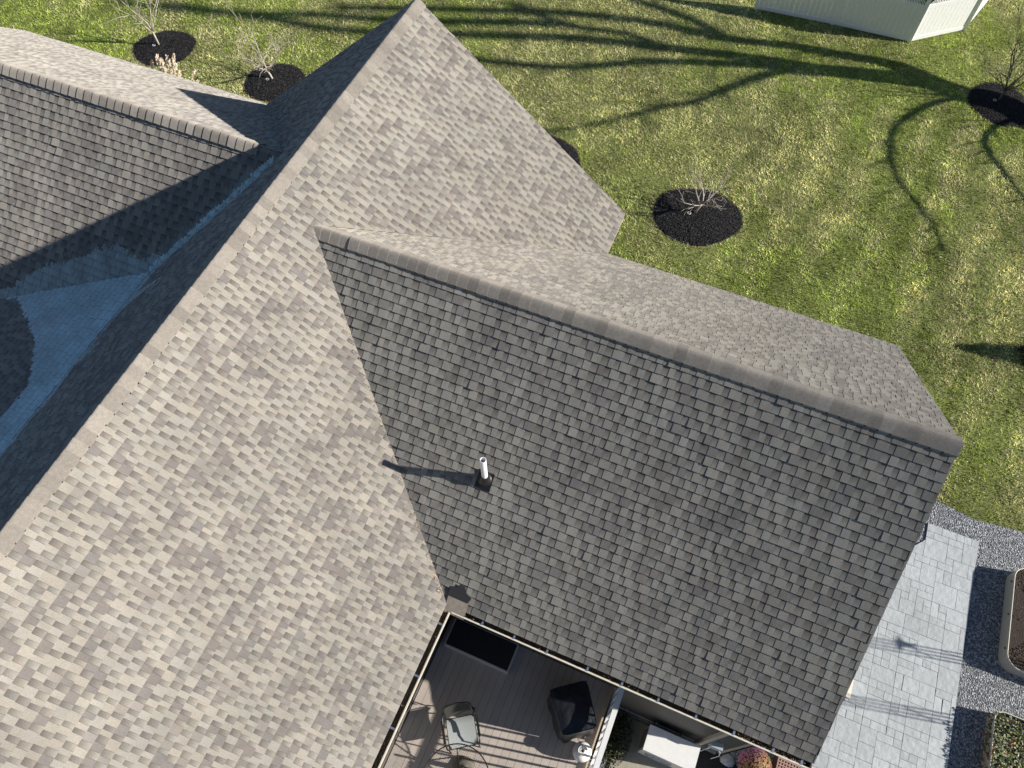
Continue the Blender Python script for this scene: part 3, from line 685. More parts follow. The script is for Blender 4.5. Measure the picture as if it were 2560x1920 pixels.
for k in range(12): a = k * .52; mb.tube([(7.88, -8.95, 0), (7.88 + .2 * math.cos(a), -8.95 + .35 * math.sin(a), .4)], .008, 5)
mb.build('stem', M_BARK2, t)
t = thing('flower_pot', 'round pink and rust chrysanthemum ball in a pot below the gutter', 'potted flower')
mb = MB(); mb.lathe([(0, 0), (.17, 0), (.22, .3), (.235, .3), (.235, .33), (.2, .33), (0, .30)], (10.60, -8.33, .01), 28); mb.build('pot', mat('grey_pot', (.25, .25, .24), .7), t)
mb = MB(); mb.lathe([(.2, 0), (.26, .08), (.285, .22), (.255, .35), (.16, .43), (0, .46)], (10.60, -8.33, .30), 26, 0, (.06, .05, .02))
rr = random.Random(8)
for _ in range(2600):
    p = Vector((rr.gauss(0, 1), rr.gauss(0, 1), rr.gauss(0, 1))).normalized()
    if p.z < -.4: continue
    q_ = Vector((10.60, -8.33, .53)) + Vector((p.x * .34, p.y * .34, p.z * .27))
    pink = -p.x * .75 + p.y * .75 + rr.gauss(0, .12) > .38; cl = rr.choice(((.34, .12, .22), (.42, .19, .30), (.26, .10, .15))) if pink else rr.choice(((.36, .20, .09), (.28, .17, .05), (.16, .14, .03), (.45, .22, .14), (.4, .16, .12)))
    a = p.orthogonal().normalized(); b = p.cross(a); s = rr.uniform(.010, .019)
    mb.face([q_ - a * s, q_ - b * s, q_ + a * s, q_ + b * s], 0, cl)
mb.build('blossom', M_LEAF, t)
t = thing('wicker_box', 'reddish brown wicker box with lattice top by the patio corner', 'wicker box')
mb = MB(); mb.box((11.05, -9.15, .02), (11.72, -7.85, .38)); mb.build('box_body', mat('wicker_shaded_side', (.13, .07, .05), .8, noise=(60, .6, 1.3)), t)  # shade on the sides painted in: body much darker than the lid
mb = MB()
for i in range(12): mb.box((11.05 + i * .0585, -9.15, .381), (11.05 + i * .0585 + .026, -7.85, .392))
for i in range(22): mb.box((11.05, -9.15 + i * .06, .393), (11.72, -9.15 + i * .06 + .022, .401))
mb.build('lid', mat('wicker_sunlit_lid', (.42, .26, .22), .7), t)  # sunlit look of the top painted in as a paler colour
def rock(c, r, seed, label):
    rr = random.Random(seed); mb = MB(); n, m = 10, 7; V = []
    for j in range(m + 1):
        for i in range(n):
            ph = math.pi * j / m; th = 2 * math.pi * i / n; k = r * rr.uniform(.8, 1.15) if 0 < j < m else r
            V.append((c[0] + k * math.sin(ph) * math.cos(th) * 1.25, c[1] + k * math.sin(ph) * math.sin(th), c[2] + k * .6 * math.cos(ph)))
    mb.mesh(V, [(j * n + i, j * n + (i + 1) % n, (j + 1) * n + (i + 1) % n, (j + 1) * n + i) for j in range(m) for i in range(n)], 0, (1, 1, 1), True)
    return tag(mb.build('rock', mat('pale_rock', (.5, .52, .55), .8, noise=(14, .7, 1.1))), label, 'rock')
rock((10.17, -8.42, .08), .12, 3, 'pale bluish rock against the flower pot')

# ------------------------------------------------------------------ raised planters
M_RIB = None
def ribmat():
    m = mat('ribbed_steel', (.56, .54, .48), .5, .0); t = m.node_tree; N = t.nodes; L = t.links
    g_ = N.new('ShaderNodeNewGeometry'); sp = N.new('ShaderNodeSeparateXYZ'); L.new(g_.outputs['Position'], sp.inputs[0])
    a = N.new('ShaderNodeMath'); a.operation = 'MULTIPLY'; a.inputs[1].default_value = 2 * math.pi / .05; L.new(sp.outputs[2], a.inputs[0])
    f = N.new('ShaderNodeMath'); f.operation = 'SINE'; L.new(a.outputs[0], f.inputs[0])
    b = N.new('ShaderNodeBump'); b.inputs['Strength'].default_value = .7; b.inputs['Distance'].default_value = .012
    L.new(f.outputs[0], b.inputs['Height']); L.new(b.outputs[0], N['Principled BSDF'].inputs['Normal'])
    return m
M_RIB = ribmat()
def rrect(x0, y0, x1, y1, r, k=8):
    P = []
    for cx, cy, a0 in ((x1 - r, y1 - r, 0), (x0 + r, y1 - r, 90), (x0 + r, y0 + r, 180), (x1 - r, y0 + r, 270)):
        for i in range(k + 1): a = R(a0 + 90 * i / k); P.append((cx + r * math.cos(a), cy + r * math.sin(a)))
    return P
def planter(x0, y0, x1, y1, r, h, label, ang=0):
    t = thing('raised_planter', label, 'planter')
    P = rrect(x0, y0, x1, y1, r); n = len(P); mb = MB()
    Q = rrect(x0 + .012, y0 + .012, x1 - .012, y1 - .012, r - .012)
    V = [(x, y, .01) for x, y in P] + [(x, y, h) for x, y in P] + [(x, y, h) for x, y in Q] + [(x, y, h - .12) for x, y in Q]
    mb.mesh(V, [(i, (i + 1) % n, n + (i + 1) % n, n + i) for i in range(n)], 0, (1, 1, 1), True)
    mb.mesh(V, [(2 * n + i, 2 * n + (i + 1) % n, 3 * n + (i + 1) % n, 3 * n + i) for i in range(n)], 0, (1, 1, 1), True)
    mb.build('wall', M_RIB, t)
    mb = MB(); mb.tube([(x, y, h) for x, y in P], .012, 6, closed=True); mb.build('rim', M_GUT, t)
    for yy in np.linspace(y0 + r + .1, y1 - r - .1, 3):
        c = MB(); c.tube([(x0 + .004, yy, h - .1), (x0 - .02, yy, h - .1)], .02, 10); c.build('bolt', M_DARKMET, t)
    return t, Q, h
M_SOIL = mat('dark_soil', rough=.95, attr=True, noise=(50, .4, 1.9), bump=(45, 1, .04))
t, Q, h = planter(15.16, -4.32, 16.9, -1.93, .30, .38, 'metal raised planter filled with bare dark soil beside the patio')
def soil(Q, z, t, col):
    mb = MB(); cx = sum(p[0] for p in Q) / len(Q); cy = sum(p[1] for p in Q) / len(Q); n = len(Q); V = []; K = 12
    for k in range(K + 1):
        for x, y in Q: V.append((cx + (x - cx) * k / K, cy + (y - cy) * k / K, z + random.uniform(-.001, .001)))
    mb.mesh(V, [(k * n + i, k * n + (i + 1) % n, (k + 1) * n + (i + 1) % n, (k + 1) * n + i) for k in range(K) for i in range(n)], 0, col)
    for _ in range(2600):
        i = random.randrange(n); u_ = random.random(); f = math.sqrt(random.random()) * .97; ex = Q[i][0] * (1 - u_) + Q[(i + 1) % n][0] * u_; ey = Q[i][1] * (1 - u_) + Q[(i + 1) % n][1] * u_
        p = Vector((cx + (ex - cx) * f, cy + (ey - cy) * f, z + random.uniform(.0, .02))); L_ = random.uniform(.008, .03); th = random.uniform(0, 6.28); e1 = Vector((math.cos(th), math.sin(th), random.uniform(-.4, .4))) * L_; e2 = Vector((-math.sin(th), math.cos(th), random.uniform(-.4, .4))) * L_ * .5; k_ = random.choice((.5, 1, 1.8, 3)); mb.face([p - e1, p - e2, p + e1, p + e2], 0, tuple(c_ * k_ for c_ in col))
    return mb.build('soil', M_SOIL, t)
soil(Q, h - .06, t, (.045, .032, .025))
t, Q, h = planter(15.06, -9.5, 16.7, -5.30, .2, .34, 'pale raised planter overflowing with variegated trailing leaves')
soil(Q, h - .08, t, (.05, .04, .03))
tv = thing('trailing_plant', 'variegated green, cream and red leaves spilling from the pale planter', 'plant')
mb = MB(); rr = random.Random(21)
for _ in range(6500):
    x = rr.uniform(15.02, 16.7); y = rr.uniform(-8.0, -5.35)
    q_ = Vector((max(x, 15.08), y, .30 + rr.random() ** .6 * .12 * (0.6 + .8 * vnoise(np.array([x * 4]), np.array([y * 4]), 5)[0])))
    n_ = Vector((rr.uniform(-.8, .8), rr.uniform(-.8, .8), 1)).normalized(); a = n_.orthogonal().normalized(); b = n_.cross(a); th = rr.uniform(0, 6.28); e1 = a * math.cos(th) + b * math.sin(th); e2 = n_.cross(e1); s = rr.uniform(.014, .034)
    cl = rr.choices(((.16, .22, .07), (.38, .42, .24), (.55, .55, .40), (.06, .10, .035), (.38, .20, .07), (.16, .03, .03), (.40, .35, .05)), (5, 4, 2, 5, 1.4, .8, .9))[0]
    mb.face([q_ - e1 * s, q_ - e2 * s * .7, q_ + e1 * s, q_ + e2 * s * .7], 0, cl)
for _ in range(170):
    y = rr.uniform(-8.0, -5.4); z = rr.uniform(.08, .4); z *= .8; q_ = Vector((15.045 - rr.uniform(0, .04), y, z)); s = rr.uniform(.016, .034)
    mb.face([q_ + Vector((0, -s, 0)), q_ + Vector((-.01, 0, -s)), q_ + Vector((0, s, 0)), q_ + Vector((.01, 0, s))], 0, rr.choice(((.05, .08, .03), (.12, .16, .06), (.2, .06, .03))))
mb.build('foliage', M_LEAF, tv)

# wire trellises outside the right edge whose shadows cross the patio
def trellis(bx, by, h, label, bird=None):
    t = thing('garden_trellis', label, 'trellis')
    px, py = -.209, .978      # across the sun
    mb = MB()
    for i in range(4):
        mb = MB(); o_ = (i - 1.5) * .075; mb.tube([(bx + px * o_, by + py * o_, 0), (bx + px * o_ * .9, by + py * o_ * .9, h)], .013, 6); mb.build('upright', M_DARKMET, t)
    for z0 in (h * .28, h * .5):
        d = MB(); d.tube([(bx + px * -.11, by + py * -.11, z0), (bx + px * .11, by + py * .11, z0 + .35)], .009, 5); d.build('brace', M_DARKMET, t)
    if bird:
        b = MB(); c = Vector((bx, by + .1, bird)); P = [(-.17, .02), (-.09, .05), (-.03, .055), (0, .08), (.03, .055), (.09, .05), (.17, .035), (.08, .0), (.045, -.03), (.03, -.1), (.06, -.15), (0, -.12), (-.06, -.15), (-.03, -.1), (-.045, -.03), (-.08, 0)]
        V = [c + Vector((px * x, py * x, z)) for x, z in P] + [c + Vector((px * x + .02, py * x, z)) for x, z in P]; n = len(P)
        b.mesh(V, [tuple(range(n)), tuple(range(2 * n - 1, n - 1, -1))] + [(i, n + i, n + (i + 1) % n, (i + 1) % n) for i in range(n)]); b.build('bird_ornament', M_DARKMET, t)
trellis(17.1, -3.86, 3.2, 'thin wire trellis with bird ornament behind the soil planter', 1.95)
trellis(17.1, -5.22, 3.0, 'thin plain wire trellis beyond the leafy planter', None)

# ------------------------------------------------------------------ white fence
def fence():
    t = thing('vinyl_fence', 'tall white vinyl panel fence with posts on the back lawn', 'fence')
    P = [(4.62, 16.5), (7.42, 16.66), (10.15, 16.70), (11.88, 18.13), (12.6, 20.6)]
    for k in range(len(P) - 1):
        a = Vector((*P[k], 0)); b = Vector((*P[k + 1], 0)); d = b - a; Ln = d.length; d.normalize(); o = Vector((d.y, -d.x, 0))
        Mx = Matrix(((d.x, o.x, 0, a.x), (d.y, o.y, 0, a.y), (0, 0, 1, 0), (0, 0, 0, 1)))
        mb = MB(); nb = int(Ln / .18)
        for i in range(nb):
            x0 = .06 + (Ln - .12) * i / nb; x1 = .06 + (Ln - .12) * (i + 1) / nb
            mb.box((x0 + .004, -.012, .12), (x1 - .004, .012, 1.30), M=Mx)
        mb.build('panel', M_WHITE, t)
        for z_0, z_1 in ((.03, .17), (1.28, 1.40), (1.74, 1.83)):
            mb = MB(); mb.box((.055, -.028, z_0), (Ln - .055, .028, z_1), M=Mx); mb.build('rail', M_WHITE, t)
        mb = MB(); x = .1
        while x < Ln - .35:
            for s_ in (1, -1):
                V0 = [(x + (0 if s_ > 0 else .34), -.004 * s_ - .004, 1.40), (x + (0 if s_ > 0 else .34) + .035, -.004 * s_ - .004, 1.40), (x + (.34 if s_ > 0 else 0) + .035, -.004 * s_ - .004, 1.74), (x + (.34 if s_ > 0 else 0), -.004 * s_ - .004, 1.74)]
                V = [Mx @ Vector(p) for p in V0] + [Mx @ (Vector(p) + Vector((0, .008, 0))) for p in V0]
                mb.mesh(V, [(0, 1, 2, 3), (7, 6, 5, 4), (0, 4, 5, 1), (1, 5, 6, 2), (2, 6, 7, 3), (3, 7, 4, 0)])
            x += .09
        mb.build('lattice', M_WHITE, t)
    for p in P:
        mb = MB(); mb.box((p[0] - .062, p[1] - .062, 0), (p[0] + .062, p[1] + .062, 1.9)); mb.mesh([(p[0] + x, p[1] + y, 1.9) for x, y in ((-.075, -.075), (.075, -.075), (.075, .075), (-.075, .075))] + [(p[0], p[1], 1.97)], [(0, 1, 4), (1, 2, 4), (2, 3, 4), (3, 0, 4)]); mb.build('post', M_WHITE, t)
fence()

# ------------------------------------------------------------------ mulch rings, trees
def ringpoly(c, rx, ry, ang, seed, n=40):
    rr = random.Random(seed); P = []
    ph = [rr.uniform(0, 6.28) for _ in range(3)]
    for i in range(n):
        a = 2 * math.pi * i / n; k = 1 + .05 * math.sin(2 * a + ph[0]) + .03 * math.sin(3 * a + ph[1]) + .02 * math.sin(5 * a + ph[2])
        x = rx * k * math.cos(a); y = ry * k * math.sin(a)
        P.append((c[0] + x * math.cos(ang) - y * math.sin(ang), c[1] + x * math.sin(ang) + y * math.cos(ang)))
    return P
RINGS = []
def mulch_ring(c, rx, ry, ang, seed, label):
    P = ringpoly(c, rx, ry, ang, seed); RINGS.append(P); mb = MB(); n = len(P); K = 16; V = []
    for k in range(K + 1):
        f = k / K
        for x, y in P:
            z = .012 + .085 * (1 - f ** 3) + random.uniform(-.003, .003) - (.03 if k == K else 0)
            V.append((c[0] + (x - c[0]) * f, c[1] + (y - c[1]) * f, z))
    mb.mesh(V, [(k * n + i, k * n + (i + 1) % n, (k + 1) * n + (i + 1) % n, (k + 1) * n + i) for k in range(K) for i in range(n)], 0, (.022, .021, .022))
    for _ in range(5200):     # shredded bark pieces
        a = random.uniform(0, 6.28); f = math.sqrt(random.random()); u_ = a / 6.2832 * n; i = int(u_) % n; u_ -= int(u_); x = P[i][0] * (1 - u_) + P[(i + 1) % n][0] * u_; y = P[i][1] * (1 - u_) + P[(i + 1) % n][1] * u_
        p = Vector((c[0] + (x - c[0]) * f, c[1] + (y - c[1]) * f, .03 + .085 * (1 - f ** 3)))
        L_ = random.uniform(.010, .036); th = random.uniform(0, 6.28); e1 = Vector((math.cos(th), math.sin(th), random.uniform(-.3, .5))) * L_; e2 = Vector((-math.sin(th), math.cos(th), random.uniform(-.4, .4))) * L_ * .3
        k = random.choice((.6, 1, 1.6, 2.6)); mb.face([p - e1 - e2, p + e1 - e2, p + e1 + e2, p - e1 + e2], 0, (.024 * k, .023 * k, .024 * k))
    for _ in range(170):      # dry leaves caught along the rim
        i = random.randrange(n); x, y = P[i]; f = random.uniform(.96, 1.05); p = Vector((c[0] + (x - c[0]) * f + random.uniform(-.05, .05), c[1] + (y - c[1]) * f + random.uniform(-.05, .05), .035))
        if x > c[0] + .2 and random.random() < .6: continue
        s = random.uniform(.01, .022); th = random.uniform(0, 6.28); e1 = Vector((math.cos(th), math.sin(th), .3)) * s; e2 = Vector((-math.sin(th), math.cos(th), 0)) * s * .7
        mb.face([p - e1, p - e2, p + e1, p + e2], 0, random.choice(((.4, .25, .13), (.5, .4, .28), (.3, .16, .09))))
    return tag(mb.build('mulch_ring', M_MULCH), label, 'mulch ring', 'mulch rings around the young trees')
mulch_ring((-14.65, 6.25), 1.08, 1.05, .2, 1, 'black mulch ring at the top left behind the pale sapling')
mulch_ring((-9.95, 6.2), 1.05, 1.0, 0, 2, 'black mulch ring partly hidden by the shaded gable roof')
mulch_ring((.2, 6.45), 1.22, .95, -.3, 3, 'black mulch ring just showing past the main gable edge')
mulch_ring((5.42, 5.82), 1.32, 1.22, .25, 4, 'black mulch ring alone on the lawn beside the main gable')
mulch_ring((13.45, 14.5), 1.0, 1.05, .2, 5, 'black mulch ring at the right crossed by a wide trunk shadow')

def sapling(name, base, label, h_fork, height, spread, seed, material, r0=.022, nmain=5, droop=0., lean=(0, 0), leafy=0):
    rr = random.Random(seed); t = thing(name, label, 'tree', 'young bare trees in mulch rings', (0, 0, 0))
    base = Vector((*base, 0.06)); top = base + Vector((lean[0], lean[1], h_fork))
    mb = MB(); mb.tube([base, base + (top - base) * .5 + Vector((rr.uniform(-.01, .01), rr.uniform(-.01, .01), 0)), top], [r0 * 1.0, r0 * .85, r0 * .75], 8); mb.build('trunk', material, t)
    br = MB(); lf = MB()
    def grow(p, d, L_, r, depth):
        k = 5; pts = [p]; rs = [r]
        for i in range(k):
            d = (d + Vector((rr.gauss(0, .16), rr.gauss(0, .16), rr.gauss(0, .10) + .05 - droop * (i / k)))).normalized()
            p = p + d * L_ / k; pts.append(p); rs.append(max(.0028 if r0 < .02 else .0048, r * (1 - .75 * (i + 1) / k)))
        br.tube(pts, rs, 5 if r > .006 else 3)
        if depth <= 0:
            if leafy and rr.random() < .12:
                s = .022; q_ = pts[-1]; lf.face([q_ + Vector((-s, 0, 0)), q_ + Vector((0, -s * .6, 0)), q_ + Vector((s, 0, .01)), q_ + Vector((0, s * .6, 0))], 0, rr.choice(((.5, .2, .05), (.5, .45, .2))))
            return
        for i in range(1, k + 1):
            if rr.random() < .85 or i == k:
                dd = (pts[i] - pts[i - 1]).normalized(); sd_ = dd.orthogonal().normalized(); sd_ = Matrix.Rotation(rr.uniform(0, 6.28), 3, dd) @ sd_
                grow(pts[i], (dd * rr.uniform(.6, 1) + sd_ * rr.uniform(.5, 1.0)).normalized(), L_ * rr.uniform(.35, .6), rs[i] * .75, depth - 1)
    for i in range(nmain):
        a = 2 * math.pi * (i + rr.uniform(-.2, .2)) / nmain; d = Vector((math.cos(a) * spread, math.sin(a) * spread, 1)).normalized()
        st = base + (top - base) * rr.uniform(.8, 1.)
        grow(st, d, (height - h_fork) * rr.uniform(.7, 1.1), r0 * .62, 2)
    br.build('branch', material, t)
    if lf.f: tag(lf.build('dry_leaf', M_LEAF, t), kind='stuff')
    m = MB(); m.tube([(base.x - .14 + .05 * math.cos(a), base.y - .10 + .05 * math.sin(a), .12) for a in np.linspace(0, 2 * math.pi, 16, endpoint=False)], .008, 5, closed=True); m.build('tree_tag', M_WHITE, t)
    return t
sapling('sapling', (-14.85, 6.25), 'pale bare sapling in the leftmost mulch ring at the top', .62, 2.5, .45, 11, M_BARK, .040, 5)
sapling('sapling', (-10.02, 6.23), 'pale sprawling sapling leaning over the ring by the shaded gable', .34, 1.9, 1.15, 23, M_BARK, .040, 5, lean=(-.14, .02))
sapling('sapling', (.05, 6.6), 'thin twiggy sapling peeking past the main gable edge', .5, 1.7, .8, 5, mat('twig_bark', (.26, .23, .2), .85), .013, 4, leafy=1)
sapling('sapling', (5.32, 5.86), 'low crooked bare sapling in the isolated mulch ring', .46, 1.5, 1.35, 8, M_BARK, .036, 6, droop=.16, lean=(.16, .03), leafy=1)
sapling('sapling', (13.39, 14.6), 'dark grey upright sapling at the right edge of the lawn', .42, 2.2, .48, 14, M_BARK2, .042, 8)

# pampas plumes behind the left roof
t = thing('pampas_grass', 'clump of creamy feathery grass plumes above the left eave', 'ornamental grass')
rr = random.Random(4); st = MB(); pm = MB()
for (x, y, z) in ((-12.85, 4.1, 1.5), (-12.58, 4.2, 1.75), (-12.4, 4.15, 1.7), (-12.28, 4.3, 1.72), (-12.1, 4.2, 1.7), (-12.0, 4.35, 1.8), (-11.85, 4.15, 1.65), (-11.95, 3.95, 1.5), (-12.2, 3.95, 1.5), (-12.45, 3.95, 1.4), (-11.7, 4.05, 1.5), (-11.22, 4.25, 1.55), (-11.1, 4.05, 1.3), (-11.45, 3.9, 1.3), (-12.3, 4.05, 1.62), (-11.6, 3.85, 1.35)):
    b = Vector((-12.0 + (x + 12) * .4, 3.3 + rr.uniform(-.15, .15), 0)); tip = Vector((x, y, z)); mid = b.lerp(tip, .6) + Vector((0, -.1, .15)); st.tube([b, mid, tip], .005, 4)
    d = (tip - mid).normalized()
    for k in range(110):
        f = rr.random(); q_ = tip - d * (.36 * f) + Vector((rr.gauss(0, .022), rr.gauss(0, .022), rr.gauss(0, .02))) * (1.2 - abs(f - .45)); e = (d + Vector((rr.gauss(0, .35), rr.gauss(0, .35), rr.gauss(0, .3)))).normalized() * .05; s = e.orthogonal().normalized() * .016
        pm.face([q_ - s, q_ + s, q_ + e + s * .3, q_ + e - s * .3], 0, (.85 * rr.uniform(.85, 1.1), .72 * rr.uniform(.85, 1.1), .56))
bl = MB()
for k in range(260):
    a = rr.uniform(0, 6.28); r_ = rr.uniform(.3, .8); p0 = Vector((-12 + rr.uniform(-.2, .2), 3.3 + rr.uniform(-.15, .15), 0)); p2 = p0 + Vector((math.cos(a) * r_, math.sin(a) * r_, rr.uniform(.5, 1.1))); p1 = p0.lerp(p2, .5) + Vector((0, 0, .3)); s = Vector((-math.sin(a), math.cos(a), 0)) * .006
    bl.face([p0 - s, p0 + s, p1 + s, p1 - s], 0, (.34, .28, .15)); bl.face([p1 - s, p1 + s, p2], 0, (.36, .3, .17))
pm.build('plume', M_LEAF, t); st.build('stem', M_LEAF, t); bl.build('blade', M_LEAF, t)

# small dark conifer at the right edge
t = thing('small_conifer', 'small dark spiky conifer at the right edge of the lawn', 'conifer')
c0 = Vector((15.35, 4.42, 0)); mb = MB(); mb.tube([c0, c0 + Vector((0, 0, .95))], [.03, .006], 6); mb.build('trunk', M_BARK2, t)
mb = MB(); rr = random.Random(31)
for k in range(7000):
    z = rr.random() ** 1.2 * .97; r_ = .42 * (1 - z) + .03; a = rr.uniform(0, 6.28); lob = 1 + .35 * math.sin(a * 5 + int(z * 9) * 2.1); q_ = c0 + Vector((math.cos(a) * r_ * lob * rr.uniform(.3, 1), math.sin(a) * r_ * lob * rr.uniform(.3, 1), z))
    e = Vector((math.cos(a), math.sin(a), rr.uniform(0, .8))) * .06; s = e.orthogonal().normalized() * .013
    mb.face([q_ - s, q_ + s, q_ + e], 0, rr.choice(((.03, .05, .02), (.05, .07, .03), (.09, .06, .05))))
mb.build('foliage', M_LEAF, t)

# ------------------------------------------------------------------ big bare tree beyond the right edge (casts the long shadows)
def bigtree():
    t = thing('shade_tree', 'tall bare tree beyond the right edge casting long curved shadows', 'tree')
    B = Vector((17.6, 13.4, 0)); sh = Vector((SUN.x, SUN.y, 0)).normalized(); tn = SUN.z / math.sqrt(1 - SUN.z ** 2)
    def up(p, off=0.):
        G = Vector((p[0], p[1], 0)); dist = (B - G).dot(sh) + off; return G + sh * dist + Vector((0, 0, dist * tn))
    S = {
     'trunk': ([(17.6, 13.4), (16.3, 13.62), (15.2, 13.9), (14.27, 14.14), (13.5, 14.36), (12.61, 14.52), (11.77, 14.64), (10.7, 14.86)], .30, .20, 0),
     'a': ([(10.9, 14.78), (9.34, 14.40), (7.95, 14.09), (6.58, 13.64)], .24, .20, 0),
     'b': ([(6.58, 13.64), (5.5, 13.44), (3.76, 12.87), (1.69, 12.08), (-.96, 10.7), (-4, 9.9), (-8, 9.0)], .13, .10, .3),
     'c': ([(6.58, 13.64), (5.64, 12.86), (4.8, 11.87), (3.97, 10.84), (3.06, 10.14), (1.62, 8.88), (.48, 7.94), (-.6, 7.4)], .10, .03, -.4),
     'd': ([(11.2, 14.85), (10.2, 15.15), (9.21, 15.19), (7.77, 15.03), (6.3, 14.88), (4.11, 14.43), (1.76, 14.32), (-.16, 14.0), (-2.08, 13.58), (-6, 12.2), (-10, 10.7)], .15, .12, .6),
     'e': ([(7.4, 14.0), (6.3, 13.9), (4.31, 13.55), (2.15, 13.09), (.3, 12.7), (-1.55, 12.22), (-5, 11.0), (-9.23, 9.58), (-12.57, 9.1), (-16, 8.5)], .15, .13, -.2),
     'f': ([(-2, 12.9), (-4.5, 12.0), (-7.33, 10.9), (-10.28, 10.1), (-14.54, 8.6), (-18, 7.9)], .15, .12, .5),
     'l1': ([(12.2, 14.45), (11.95, 14.2), (11.4, 13.75), (10.82, 12.97), (10.4, 12.14), (10.34, 11.26), (10.55, 10.34), (11.02, 9.45), (11.7, 8.7), (12.23, 8.01), (12.5, 7.25)], .10, .02, -.5),
     'l2': ([(14.1, 14.1), (13.85, 13.9), (13.34, 13.23), (13.17, 12.32), (13.77, 11.45), (14.57, 10.34), (15.6, 9.2)], .08, .03, -.3),
     'h': ([(2.15, 13.09), (.5, 13.3), (-1.5, 13.0), (-4, 13.4)], .09, .09, .3),
     'i': ([(4.1, 14.4), (2.5, 15.0), (0, 15.3), (-3, 15.0)], .09, .09, .3),
    }
    tr = MB(); br = MB(); rr = random.Random(2)
    for k, (pts, ra, rb, off) in S.items():
        n = len(pts); P = []
        for i in range((n - 1) * 4 + 1):
            j = min(n - 2, i // 4); f = i / 4 - j; p0, p1, p2, p3 = (pts[max(0, min(n - 1, q_))] for q_ in (j - 1, j, j + 1, j + 2))
            q_ = [.5 * ((2 * p1[a]) + (-p0[a] + p2[a]) * f + (2 * p0[a] - 5 * p1[a] + 4 * p2[a] - p3[a]) * f * f + (-p0[a] + 3 * p1[a] - 3 * p2[a] + p3[a]) * f ** 3) for a in (0, 1)]
            P.append(up(q_, off * i / ((n - 1) * 4)))
        m = len(P); rs = [(1.0 if k in ('l1', 'l2') else 1.6) * (ra + (rb - ra) * i / (m - 1)) for i in range(m)]
        (tr if k == 'trunk' else br).tube(P, rs, 8)
        if k not in ('trunk', 'a'):
            for i in range(m // 4, m, 1):      # fine side twigs
                d = (P[i] - P[i - 1]).normalized(); sdv = Matrix.Rotation(rr.uniform(0, 6.28), 3, d) @ d.orthogonal().normalized(); q0 = P[i]
                tw = [q0]; dd = (d + sdv * .8).normalized()
                Lt = rr.uniform(.15, .5) * (.5 if k in ('l1', 'l2') else 1)
                for _ in range(4): dd = (dd + Vector((rr.gauss(0, .2), rr.gauss(0, .2), rr.gauss(0, .2)))).normalized(); tw.append(tw[-1] + dd * Lt)
                br.tube(tw, [min(.05, rs[i] * .35), min(.04, rs[i] * .28), .025, .014, .008], 4)
    tr.build('trunk', M_BARK2, t); br.build('limb', M_BARK2, t)
bigtree()

